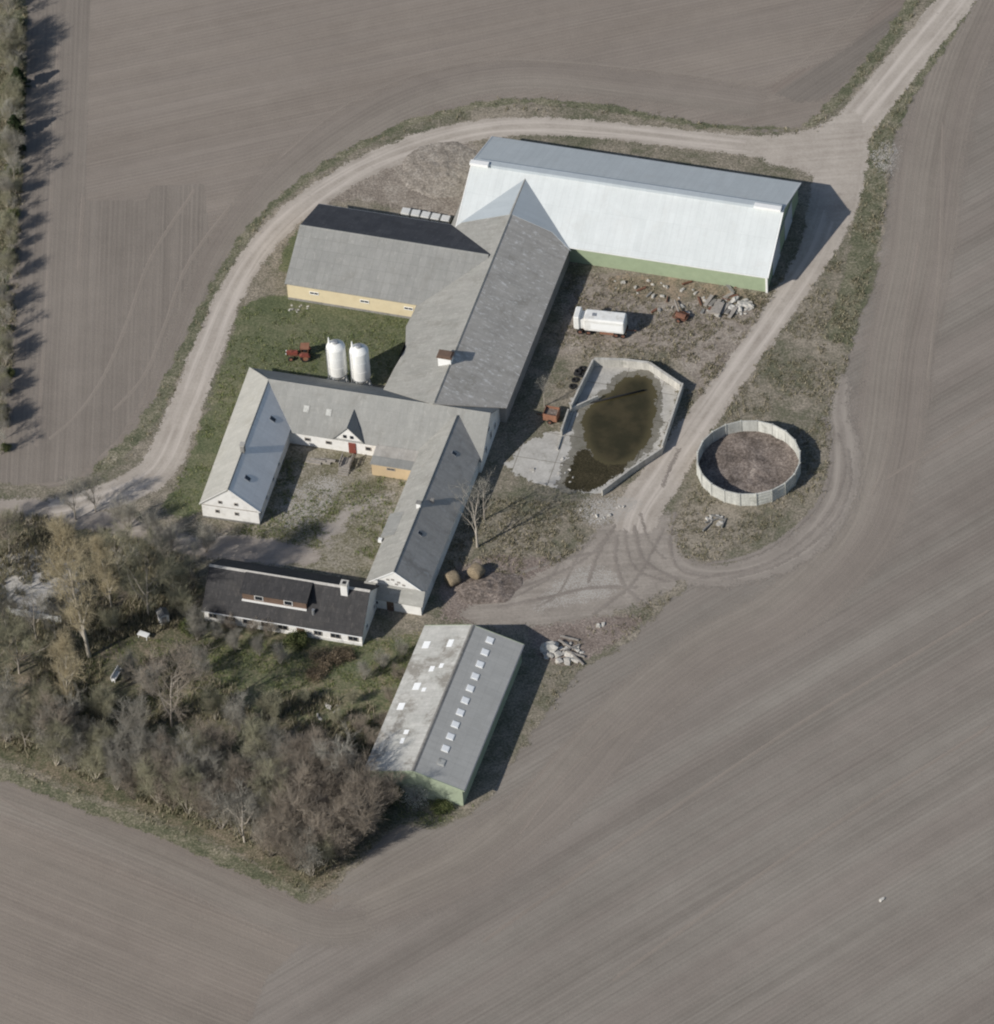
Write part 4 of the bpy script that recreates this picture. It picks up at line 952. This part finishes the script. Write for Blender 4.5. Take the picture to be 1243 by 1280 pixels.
# scrap near the slurry tank
for i, (px, py, rz) in enumerate([(890, 652, .4), (898, 648, -.5), (905, 655, 1.2), (884, 660, .9)]):
    beam(px, py, 2.0, .2, .2, rz, .1, 'dark scrap beam in the grass below the slurry tank', 'conc_dark', 'scrap_beam', 'scrap', 'scrap below the slurry tank', .1)
scatter_chunks(895, 652, 14, 7, 10, 'dark scrap lump in the grass below the slurry tank', 'scrap lumps below the slurry tank', .4, .8, 'scrap_lump', 'scrap')
# straw heap behind the barns
def mound(name, px, py, rx, ry, h, mat, lab, cat, seed=0):
    c = P(px, py); n = 44; v = []; f = []
    for j in range(n+1):
        for i in range(n+1):
            x, y = (i/n*2-1), (j/n*2-1); r = math.hypot(x, y)
            k = max(0, 1-r*(1+.25*mnoise.noise(Vector((math.atan2(y, x)*1.1, seed, 2)))))
            z = h*k**.8*(.55+.9*(.5+.5*mnoise.noise(Vector((x*5, y*5, seed))))+.3*mnoise.noise(Vector((x*13, y*13, seed+4)))) if k > 0 else -.05
            v.append((x*rx, y*ry, z))
    for j in range(n):
        for i in range(n):
            a = j*(n+1)+i; q = (a, a+1, a+n+2, a+n+1)
            if any(v[t_][2] > 0 for t_ in q): f.append(q)
    o = MB().add(v, f).build(name, mat, None, True, fix=False); o.location = (c.x, c.y, .08); return tag(o, lab, cat)
M['straw_ground'] = turf('sandy soil', [(0, (.13,.11,.085)), (.4, (.21,.178,.142)), (.75, (.29,.25,.205)), (1, (.36,.315,.262))], .4, edge=False)
mound('sand_heap', 553, 213, 6.0, 6.0, .4, 'straw_ground', 'low spread heap of sandy soil beside the machine hall', 'heap', 3)
mound('soil_heap', 612, 735, 4.5, 3.0, .5, 'dirt_floor', 'low reddish soil heap by the round straw bale', 'heap', 9)

# garden things
p = P(146, 846); T = thing('garden_bench', 'white garden bench standing on the grass among bare trees', 'bench', p, R(65))
MB().box((0, 0, .45), (2.4, .55, .08)).build('seat', 'white_paint', T); MB().box((0, .27, .8), (2.4, .08, .5)).build('backrest', 'white_paint', T)
for x in (-1.05, 1.05):
    for y in (-.2, .2): MB().box((x, y, .21), (.1, .1, .42)).build('leg', 'white_paint', T)
    MB().box((x, 0, .65), (.1, .6, .06)).build('armrest', 'white_paint', T)
p = P(205, 778); T = thing('garden_shed', 'small white garden shed beneath the bare tree left of the farmhouse', 'shed', p, R(20))
MB().box((0, 0, .95), (1.3, 1.2, 1.9)).build('wall', 'white', T)
for s_ in (-1, 1): MB().prism([(0, -.75, 2.4), (s_*.8, -.75, 1.88), (s_*.8, -.75, 1.80), (0, -.75, 2.32)], (0, 1.5, 0)).build('roof', 'conc_dark', T)
d = MB().box((-.1, -.63, .85), (.7, .06, 1.7)).build('door', 'tarred', T); MB().box((.16, -.68, .9), (.05, .05, .15)).build('handle', 'steel', d)
p = P(180, 797); T = thing('garden_table', 'white round edged garden table below the small white shed', 'table', p, R(-30))
MB().box((0, 0, .72), (1.6, .9, .07)).build('tabletop', 'white_paint', T, bevel=.03)
for x in (-.65, .65):
    for y in (-.32, .32): MB().box((x, y, .34), (.07, .07, .68)).build('leg', 'white_paint', T)
p0, p1 = P(12, 768), P(76, 779); d = p1-p0; T = thing('picket_fence', 'white picket fence between the bare trees at the left edge', 'fence', (p0+p1)/2, math.atan2(d.y, d.x))
L_ = d.length; m = MB()
for i in range(int(L_/.22)): m.box((-L_/2+i*.22, 0, .65), (.14, .05, 1.3))
m.build('pickets', 'white_paint', T)
for z in (.35, 1.0): MB().box((0, .06, z), (L_, .06, .1)).build('rail', 'white_paint', T)
for x in (-L_/2, -L_/6, L_/6, L_/2): MB().box((x, .14, .7), (.14, .14, 1.4)).build('post', 'white_paint', T)

# ---------------------------------------------------------------- vegetation
def seg_mesh(name, segs, n, mat, parent):
    a = np.array(segs, float); p0, p1, r0, r1 = a[:, 0:3], a[:, 3:6], a[:, 6], a[:, 7]
    d = p1-p0; d /= np.linalg.norm(d, axis=1)[:, None]+1e-9
    ref = np.where(np.abs(d[:, 2:3]) < .9, np.array([[0, 0, 1.]]), np.array([[1., 0, 0]]))
    u = np.cross(d, ref); u /= np.linalg.norm(u, axis=1)[:, None]; v = np.cross(d, u)
    ph = RNG.uniform(0, 6, len(a))[:, None]+np.arange(n)*2*np.pi/n
    off = u[:, None, :]*np.cos(ph)[..., None]+v[:, None, :]*np.sin(ph)[..., None]
    V = np.concatenate([p0[:, None]+off*r0[:, None, None], p1[:, None]+off*r1[:, None, None]], 1).reshape(-1, 3)
    b = (np.arange(len(a))*2*n)[:, None]; i = np.arange(n); j = (i+1) % n
    f = np.stack([b+i, b+j, b+n+j, b+n+i], -1).reshape(-1, 4)
    return mesh_np(name, V, f, mat, parent=parent)
def grow(rnd, p, d, ln, r, k, wob, trop):
    """one limb as a bent tapering polyline -> list of (point, dir, radius, t)"""
    out = [(p, d, r, 0)]
    for i in range(k):
        d = (d+Vector((rnd.gauss(0, wob), rnd.gauss(0, wob), rnd.gauss(0, wob)+trop))).normalized()
        p = p+d*(ln/k); out.append((p, d, r*(1-.75*(i+1)/k), (i+1)/k))
    return out
def tosegs(pl, S): 
    for a, b in zip(pl[:-1], pl[1:]): S.append((*a[0], *b[0], a[2], b[2]))
def at(pl, t):
    k = len(pl)-1; x = min(t*k, k-1e-4); i = int(x); f = x-i
    return pl[i][0].lerp(pl[i+1][0], f), pl[i][1], pl[i][2]*(1-f)+pl[i+1][2]*f
def side_dir(rnd, d, spread):
    o = d.orthogonal().normalized(); o.rotate(Matrix.Rotation(rnd.uniform(0, 6.283), 3, d))
    return (d*math.cos(spread)+o*math.sin(spread)).normalized()
def bare_tree(name, seed, H, crown, stems=1, n1=9, n2=7, n3=7, n4=7, tr=.22, first=.3, spread=.9, trop=.12, barkm=None, twigm=None, tw=.011, twl=.9, lean=0.0):
    rnd = random.Random(seed); big, fine = [], []
    root = bpy.data.objects.new(name, None); root.empty_display_size = .5; link(root)
    trunks = []
    for s_ in range(stems):
        if stems == 1: p = Vector((0, 0, -.1)); d = Vector((lean, 0, 1)).normalized(); ln = H*.8; r = tr
        else:
            a = rnd.uniform(0, 6.283); rr = .06; p = Vector((rr*math.cos(a), rr*math.sin(a), -.1))
            d = Vector((math.cos(a)*rnd.uniform(.1, .65), math.sin(a)*rnd.uniform(.1, .65), 1)).normalized(); ln = H*rnd.uniform(.6, .95); r = tr*rnd.uniform(.6, 1)
        pl = grow(rnd, p, d, ln, r, 7, .045 if stems == 1 else .09, .06); tosegs(pl, big); trunks.append(pl)
    for pl in trunks:
        for i in range(n1):
            t = first+(1-first)*((i+rnd.random())/n1); q, d, r = at(pl, t)
            l1 = crown*.62*(1.15-.75*abs(t-.5) if stems == 1 else .75)*rnd.uniform(.7, 1.15)*(1-.45*max(0, t-.7)/.3)
            b1 = grow(rnd, q, side_dir(rnd, d, spread*rnd.uniform(.7, 1.15)), l1, max(r*.6, .03), 5, .13, trop); tosegs(b1, big)
            for j in range(n2):
                t2 = .25+.75*(j+rnd.random())/n2; q2, d2, r2 = at(b1, t2); l2 = l1*.48*rnd.uniform(.6, 1.1)*(1.1-.4*t2)
                b2 = grow(rnd, q2, side_dir(rnd, d2, rnd.uniform(.5, 1.0)), l2, max(r2*.6, .02), 4, .16, trop*.9); tosegs(b2, fine)
                for k in range(n3):
                    t3 = .2+.8*(k+rnd.random())/n3; q3, d3, r3 = at(b2, t3); l3 = max(l2*.5, twl*.8)*rnd.uniform(.6, 1.15)
                    b3 = grow(rnd, q3, side_dir(rnd, d3, rnd.uniform(.4, .95)), l3, max(r3*.55, tw*1.3), 2, .18, trop*.7); tosegs(b3, fine)
                    for m_ in range(n4):
                        q4, d4, r4 = at(b3, .2+.8*rnd.random()); e = side_dir(rnd, d4, rnd.uniform(.3, .9)); e.z += trop*.8
                        l4 = twl*rnd.uniform(.5, 1.1); fine.append((*q4, *(q4+e*l4), tw, tw*.6))
    seg_mesh('trunk', big, 6, barkm, root); seg_mesh('crown', fine, 3, twigm, root)
    return root
def leaf_cloud(name, pts, size, mat, parent, squash=1.0):
    """many small leaf faces around the given points"""
    n = len(pts); a = RNG.normal(size=(n, 3)); a /= np.linalg.norm(a, axis=1)[:, None]; b = np.cross(a, RNG.normal(size=(n, 3))); b /= np.linalg.norm(b, axis=1)[:, None]+1e-9
    s_ = (size*RNG.uniform(.5, 1.3, n))[:, None]; p = np.asarray(pts)
    V = np.stack([p-a*s_, p+b*s_*.5, p+a*s_, p-b*s_*.5], 1).reshape(-1, 3)
    return mesh_np(name, V, np.arange(4*n).reshape(n, 4), mat, parent=parent)
def leafmat(name, stops, orr=.15):
    s = NT(name); c = s.ramp(s.island(), stops); c = s.scale(c, s.lin(s.orand(), 0, 1, 1-orr, 1+orr)); return s.finish(c, .7, spec=.15)
M['bk_pale'] = barkmat('pale bark', (0.403,0.364,0.295), (0.527,0.480,0.403)); M['bk_grey'] = barkmat('grey bark', (0.264,0.232,0.194), (0.419,0.380,0.326)); M['bk_dark'] = barkmat('dark bark', (.13,.112,.09), (.22,.19,.155))
M['tw_tan'] = barkmat('tan twigs', (.29,.245,.155), (.50,.435,.30)); M['tw_grey'] = barkmat('grey twigs', (0.226,0.212,0.179), (0.429,0.407,0.350)); M['tw_red'] = barkmat('reddish twigs', (0.215,0.183,0.147), (0.418,0.362,0.294))
M['tw_olive'] = barkmat('olive twigs', (0.215,0.207,0.141), (0.418,0.398,0.282))
M['lf_fir'] = leafmat('fir needles', [(0, (.018,.030,.014)), (1, (.045,.062,.026))]); M['lf_ever'] = leafmat('evergreen leaves', [(0, (0.045,0.063,0.024)), (.6, (0.098,0.117,0.045)), (1, (0.165,0.165,0.075))])
M['lf_blossom'] = leafmat('white blossom', [(0, (.42,.42,.37)), (1, (.68,.67,.62))]); M['lf_dead'] = leafmat('dead brown leaves', [(0, (.11,.085,.055)), (.6, (.20,.155,.105)), (1, (.29,.235,.165))])

PROT = {}
PROT['tall'] = bare_tree('bare_tree', 11, 29, 9.5, n1=24, n2=7, n3=6, n4=6, tr=.30, first=.12, spread=.62, trop=.24, barkm='bk_pale', twigm='tw_tan', tw=.014, twl=1.3)
PROT['spread'] = bare_tree('bare_tree', 12, 13, 11, n1=11, n2=8, n3=6, n4=5, tr=.19, first=.16, spread=.9, trop=.14, barkm='bk_grey', twigm='tw_olive', tw=.013, twl=1.1)
PROT['spread2'] = bare_tree('bare_tree', 13, 14, 11.5, n1=11, n2=8, n3=6, n4=5, tr=.19, first=.14, spread=.85, trop=.13, barkm='bk_grey', twigm='tw_red', tw=.013, twl=1.1)
PROT['mid'] = bare_tree('bare_tree', 14, 9, 6.5, n1=9, n2=6, n3=5, n4=4, tr=.16, first=.15, spread=.8, trop=.16, barkm='bk_grey', twigm='tw_grey', tw=.012, twl=.9)
PROT['sparse'] = bare_tree('bare_tree', 15, 11, 8, n1=8, n2=5, n3=3, n4=2, tr=.18, first=.2, spread=.7, trop=.2, barkm='bk_grey', twigm='tw_grey', tw=.012, twl=.9)
PROT['shrub'] = bare_tree('bare_shrub', 16, 6.2, 5.4, stems=7, n1=5, n2=4, n3=5, n4=3, tr=.075, first=.15, spread=.5, trop=.26, barkm='bk_grey', twigm='tw_grey', tw=.010, twl=.95)
PROT['shrub_red'] = bare_tree('bare_shrub', 17, 6.5, 5.5, stems=8, n1=5, n2=4, n3=5, n4=3, tr=.075, first=.15, spread=.5, trop=.26, barkm='bk_dark', twigm='tw_red', tw=.010, twl=1.0)
PROT['shrub_olive'] = bare_tree('bare_shrub', 18, 5.6, 5.4, stems=7, n1=5, n2=4, n3=5, n4=3, tr=.075, first=.15, spread=.5, trop=.26, barkm='bk_pale', twigm='tw_olive', tw=.010, twl=.95)
def leafy(name, seed, H, Rr, kind, mat, bark='bk_dark', n=5000, size=.13):
    rnd = random.Random(seed); root = bpy.data.objects.new(name, None); link(root); S_ = []
    pts = []
    if kind == 'fir':
        S_.append((0, 0, -.1, 0, 0, H*.97, .16, .02))
        for i in range(90):
            t = rnd.random()**.8; z = H*(.06+.92*t); r = Rr*(1-t)**.8*rnd.uniform(.7, 1.1); a = rnd.uniform(0, 6.283)
            S_.append((0, 0, z, r*math.cos(a), r*math.sin(a), z-r*.25, .03, .01))
            for k in range(n//90):
                u = math.sqrt(rnd.random()); pts.append((r*u*math.cos(a)+rnd.gauss(0, .14), r*u*math.sin(a)+rnd.gauss(0, .14), z-r*u*.25+rnd.gauss(0, .1)))
    else:
        cl = []
        for i in range(26):
            a = rnd.uniform(0, 6.283); r = Rr*math.sqrt(rnd.random())*.8; z = H*(.25+.6*rnd.random()*(1-.5*r/Rr))
            cl.append((r*math.cos(a), r*math.sin(a), z)); S_.append((0, 0, -.1, cl[-1][0]*.4, cl[-1][1]*.4, z*.5, .05, .035)); S_.append((cl[-1][0]*.4, cl[-1][1]*.4, z*.5, *cl[-1], .035, .012))
        for i in range(n):
            c = rnd.choice(cl); k = Rr*.30; pts.append((c[0]+rnd.gauss(0, k*.6), c[1]+rnd.gauss(0, k*.6), max(.05, c[2]+rnd.gauss(0, k*.55))))
    seg_mesh('trunk', S_, 5, bark, root); leaf_cloud('crown', np.array(pts), size, mat, root); return root
PROT['fir'] = leafy('fir_tree', 21, 6.2, 2.5, 'fir', 'lf_fir', n=9000, size=.16)
PROT['ever'] = leafy('evergreen_shrub', 22, 2.6, 1.7, 'bush', 'lf_ever', n=4500, size=.12)
PROT['blossom'] = leafy('blossom_shrub', 23, 3.4, 2.3, 'bush', 'lf_blossom', 'bk_grey', n=3600, size=.07)
PROT['dead'] = leafy('dead_bush', 24, 1.6, 2.2, 'bush', 'lf_dead', n=3500, size=.10)
USED = set()
def plant(kind, px, py, lab, cat, sc=1.0, rz=None, group=None, z=1.0):
    o = PROT[kind]
    if kind in USED: o = copy_tree(o)
    USED.add(kind)
    p = P(px, py); o.location = (p.x, p.y, 0); o.rotation_euler = (0, 0, random.uniform(0, 6.28) if rz is None else rz); o.scale = (sc, sc, sc*z)
    if 'group' in o and not group: del o['group']
    return tag(o, lab, cat, group)
plant('tall', 112, 822, 'tallest tan twigged bare tree, rising left of the farmhouse', 'tree', 1.0)
plant('tall', 86, 896, 'pale trunked bare tree just below the tallest tan tree', 'tree', .62)
plant('tall', 140, 760, 'shorter tan twigged bare tree behind the tallest tan tree', 'tree', .55)
plant('spread', 186, 771, 'wide olive twigged bare tree over the small white shed', 'tree', .98)
plant('spread', 150, 720, 'olive twigged bare tree beside the pale gravel patch', 'tree', .62)
plant('spread2', 215, 908, 'wide reddish twigged bare tree standing in the middle of the garden', 'tree', 1.02)
plant('sparse', 597, 684, 'leafless tree with thin upright branches against the east wing wall', 'tree', 1.1)
plant('sparse', 606, 650, 'smaller leafless tree behind the one against the east wing', 'tree', .75)
plant('sparse', 681, 508, 'small thin bare tree at the shadow edge beside the rusty bin', 'tree', .55)
for px, py, k, sc in ((12, 690, 'spread', .55), (-14, 720, 'spread2', .8), (-30, 770, 'spread', .95), (8, 790, 'mid', .9), (-8, 850, 'spread', .9), (24, 842, 'spread', .8), (-30, 905, 'spread2', .9), (46, 800, 'mid', 1.0), (-60, 830, 'tall', .7), (70, 800, 'mid', .7), (-50, 690, 'tall', .5), (10, 900, 'mid', .9)):
    plant(k, px, py, 'bare tree or tall shrub in the shady clump by the white picket fence', 'tree', sc, group='bare trees at the left edge')
for px, py, k, sc in ((232, 770, 'shrub_olive', .9), (246, 800, 'shrub', .8), (222, 740, 'shrub_olive', 1.0), (240, 720, 'mid', .7), (258, 690, 'shrub', .7), (160, 660, 'shrub', .8), (120, 640, 'mid', .7), (190, 680, 'shrub', .8), (210, 700, 'shrub', .9), (95, 650, 'mid', .8), (170, 750, 'shrub_olive', .8), (140, 790, 'shrub_olive', .7)):
    plant(k, px, py, 'leafless shrub in the garden thicket between the drive and the farmhouse', 'shrub', sc, group='shrubs left of the farmhouse')
# thicket along the south edge
poly = W2([(0, 938), (60, 955), (150, 995), (250, 1035), (330, 1068), (385, 1104), (440, 1066), (492, 1008), (482, 995), (435, 968), (335, 945), (250, 955), (150, 942), (60, 915), (0, 908)])
lo, hi = poly.min(0), poly.max(0); placed = []
tries = 0
while len(placed) < 80 and tries < 20000:
    tries += 1; q = np.array([random.uniform(lo[0], hi[0]), random.uniform(lo[1], hi[1])])
    if sdist(q[None], poly)[0] < .2 or sdist(q[None], FOOT[JF])[0] > -3.6: continue
    if any(np.hypot(*(q-k)) < 2.3 for k in placed): continue
    placed.append(q)
pr = Vector((0, 0, 0))
for q in placed:
    v = Vector((q[0], q[1], 0))-CAM; px = CX+F*v.dot(RT)/v.dot(fw)
    west, east = px < 150, px > 370
    k = random.choices(['shrub', 'shrub_red', 'shrub_olive', 'mid', 'spread'], (3, .6, 3, .6, .1) if west else ((1.2, 5, .6, .4, 0) if east else (3, 1.6, 2.8, .7, .1)))[0]
    USED_sc = random.uniform(.75, 1.15)*(1.15 if east else 1)
    lab, grp = (('reddish brown leafless shrub in the east end of the thicket beside the low barn', 'east end of the thicket') if east else
                ('grey or olive leafless shrub in the west end of the thicket along the field', 'west end of the thicket') if west else ('grey brown leafless shrub in the middle of the thicket along the field', 'middle of the thicket'))
    o = PROT[k]
    if k in USED: o = copy_tree(o)
    USED.add(k)
    o.location = (q[0], q[1], 0); o.rotation_euler = (0, 0, random.uniform(0, 6.28)); s_ = USED_sc*(.6 if k == 'spread' else 1); o.scale = (s_, s_, s_)
    tag(o, lab, 'shrub', grp)
for px, py, k, sc in ((90, 915, 'mid', .8), (130, 905, 'shrub_olive', .9), (170, 920, 'shrub', 1.0), (300, 915, 'shrub', .9), (270, 900, 'shrub_olive', .8), (340, 905, 'shrub_olive', .8), (60, 890, 'shrub_olive', .9), (190, 870, 'shrub', .8), (160, 850, 'shrub', .7), (250, 845, 'shrub', .7)):
    plant(k, px, py, 'leafless shrub on the garden side of the thicket near the wide reddish tree', 'shrub', sc, group='garden side of the thicket')
for px, py, k, sc in ((290, 790, 'shrub_red', .4), (315, 793, 'shrub_red', .35), (338, 797, 'shrub_red', .38), (270, 800, 'shrub', .5), (295, 815, 'shrub', .55), (325, 820, 'shrub', .5), (350, 830, 'shrub', .5)):
    plant(k, px, py, 'low leafless bush in the bed in front of the farmhouse wall', 'shrub', sc, group='bushes in front of the farmhouse')
plant('ever', 371, 806, 'rounded dark green bush in front of the farmhouse door', 'shrub', .95)
plant('ever', 240, 790, 'dark green bush at the left corner of the farmhouse', 'shrub', .9)
plant('blossom', 520, 1002, 'white blossoming bush below the green gable of the low barn', 'shrub', 1.0)
plant('ever', 554, 1012, 'green bush right of the white blossom at the low barn gable', 'shrub', .8, z=.6)
plant('ever', 492, 1000, 'dark green bush left of the white blossom at the low barn gable', 'shrub', 1.0)
plant('dead', 405, 828, 'brown dead bush in the garden below the farmhouse corner', 'shrub', 1.0)
plant('dead', 428, 822, 'second brown dead bush, right of the first in the garden', 'shrub', .8)
plant('dead', 395, 846, 'third brown dead bush, lowest of those in the garden', 'shrub', .7)
for px, py, k, sc in ((455, 850, 'shrub', .45), (480, 835, 'shrub', .45), (500, 850, 'shrub_red', .4), (490, 880, 'shrub_red', .4), (478, 910, 'shrub_red', .45), (470, 935, 'shrub_red', .55), (505, 820, 'shrub', .4), (440, 880, 'shrub_olive', .4), (420, 905, 'shrub_olive', .45), (450, 915, 'shrub_red', .5), (380, 880, 'shrub_olive', .4)):
    plant(k, px, py, 'small leafless bush in the rough grass left of the low barn', 'shrub', sc, group='bushes left of the low barn')
# hedgerow at the left edge of the photograph
for i, (px, py, k, sc) in enumerate([(24, 112, 'fir', .85), (20, 172, 'fir', .85), (26, 190, 'fir', .5)]):
    plant(k, px, py, ['dense dark fir in the left hedgerow, uppermost of its three firs', 'dense dark fir in the left hedgerow, middle one of its three firs', 'smallest fir of the left hedgerow'][i], 'tree', sc, z=.85)
y = -40; i = 0
while y < 570:
    x = 16-14*max(0, y-200)/370+random.uniform(-7, 5); k = ['mid', 'shrub_olive', 'shrub', 'shrub_olive', 'mid', 'ever'][i % 6]
    plant(k, x, y, 'low bare or evergreen shrub in the hedgerow along the left field edge', 'shrub', random.choice([.38, .5, .6, .7, .8])*(1 if y < 230 else .78)*(.75 if k == 'mid' else 1), group='hedgerow at the left edge'); y += random.choice([4, 6, 8, 13]); i += 1
ribbon('verge', [(6, -80, 56), (6, 100, 54), (4, 200, 50), (-6, 330, 40), (-16, 460, 36), (-20, 580, 34)], 0.0735, 'verge', 1.2)

# ---------------------------------------------------------------- tufts of grass
def tufts(name, polys, n, hmin, hmax, mat, avoid=True, holes=()):
    P_ = []
    polys = [W2(p) if not isinstance(p, np.ndarray) else p for p in polys]
    area = [abs(np.dot(p[:, 0], np.roll(p[:, 1], 1))-np.dot(p[:, 1], np.roll(p[:, 0], 1)))/2 for p in polys]
    for p, a in zip(polys, area):
        k = int(n*a/sum(area)*2.2)+10; q = RNG.uniform(p.min(0), p.max(0), (k, 2)); q = q[sdist(q, p) > 0]; P_.append(q)
    q = np.concatenate(P_)
    dens = np.array([mnoise.noise(Vector((a*.16, b*.16, 5)))+.6*mnoise.noise(Vector((a*.6, b*.6, 1))) for a, b in q]); q = q[dens > -.15]
    if avoid:
        for f in FOOT: q = q[sdist(q, f) < .05]
        for f in R_POLY: q = q[sdist(q, f) < .2]
    if len(q) > n: q = q[RNG.choice(len(q), n, False)]
    m = 7; N_ = len(q)
    b = np.repeat(q, m, 0)+RNG.normal(0, .16, (N_*m, 2)); az = RNG.uniform(0, 6.283, N_*m); h = RNG.uniform(hmin, hmax, N_*m)*np.repeat(RNG.uniform(.5, 1.2, N_), m); wd = RNG.uniform(.03, .07, N_*m)
    lx, ly = np.cos(az), np.sin(az); ben = h*RNG.uniform(.2, .9, N_*m)
    z = np.full(N_*m, .025)
    V = np.stack([np.column_stack([b[:, 0]-ly*wd, b[:, 1]+lx*wd, z]), np.column_stack([b[:, 0]+ly*wd, b[:, 1]-lx*wd, z]), np.column_stack([b[:, 0]+lx*ben, b[:, 1]+ly*ben, z+h])], 1).reshape(-1, 3)
    o = mesh_np(name, V, np.arange(len(V)).reshape(-1, 3), mat); return tag(o, kind='stuff')
M['gr_straw'] = leafmat('dry grass blades', [(0, (.10,.105,.055)), (.4, (.185,.165,.105)), (.8, (.31,.272,.19)), (1, (.42,.37,.27))], 0)
M['gr_green'] = leafmat('green grass blades', [(0, (0.098,0.130,0.048)), (.6, (0.162,0.194,0.075)), (1, (0.325,0.302,0.152))], 0)
o = tufts('dry_grass', [[(700, 340), (950, 365), (985, 380), (880, 510), (860, 470), (740, 445), (690, 500), (680, 430)], [(600, 620), (740, 630), (740, 680), (640, 740), (560, 740), (560, 690)],
     [(850, 440), (1040, 300), (1105, 260), (1066, 430), (1046, 510), (1030, 640), (880, 705), (820, 690), (870, 600)], [(640, 960), (735, 835), (850, 742), (780, 740), (690, 830)]], 9000, .12, .38, 'gr_straw'); tag(o, 'dry tufts of grass and weeds on the waste ground', 'grass')
vg = [(100, 600), (128, 580), (183, 526), (232, 424), (287, 314), (346, 244), (430, 186), (530, 142), (640, 120), (750, 127), (880, 150), (1000, 156), (1000, 168), (880, 164), (750, 145), (640, 138), (530, 160), (436, 204), (352, 260), (300, 322), (246, 432), (200, 530), (140, 600)]
vg2 = [(1000, 162), (1048, 118), (1108, 46), (1145, -10), (1160, -10), (1120, 56), (1060, 125), (1020, 165)]
vg3 = [(1235, -30), (1212, 6), (1152, 100), (1118, 170), (1108, 260), (1066, 430), (1040, 440), (1060, 350), (1072, 250), (1080, 170), (1125, 100), (1190, 15), (1215, -30)]
vg4 = [(-40, 952), (0, 962), (100, 1000), (200, 1035), (300, 1080), (385, 1124), (440, 1088), (500, 1030), (490, 1015), (385, 1105), (300, 1062), (200, 1018), (100, 984), (0, 948)]
o = tufts('verge_grass', [vg, vg2, vg3, vg4, [(-20, -60), (36, -60), (30, 200), (10, 560), (-30, 560)]], 9000, .15, .5, 'gr_straw'); tag(o, 'dry grass growing along the road and field edges', 'grass')
o = tufts('green_grass', [[(300, 385), (505, 392), (520, 420), (500, 480), (330, 470), (275, 560), (250, 640), (205, 640), (262, 500)], [(340, 570), (520, 600), (470, 700), (300, 668)], [(60, 800), (460, 800), (540, 790), (500, 920), (330, 890), (60, 900)], [(490, 985), (600, 1005), (545, 1032), (500, 1030)]], 9000, .08, .28, 'gr_green'); tag(o, 'short green grass on the lawn and in the garden', 'grass')
# low brush under the thicket
o = tufts('brush', [poly, W2([(60, 830), (180, 820), (300, 860), (480, 880), (480, 960), (330, 900), (60, 910)]), W2([(-40, 640), (110, 650), (240, 700), (255, 780), (150, 800), (-40, 900)])], 9000, .4, 1.3, 'gr_straw', True); tag(o, 'low dead brush and bramble under the bare trees', 'undergrowth')
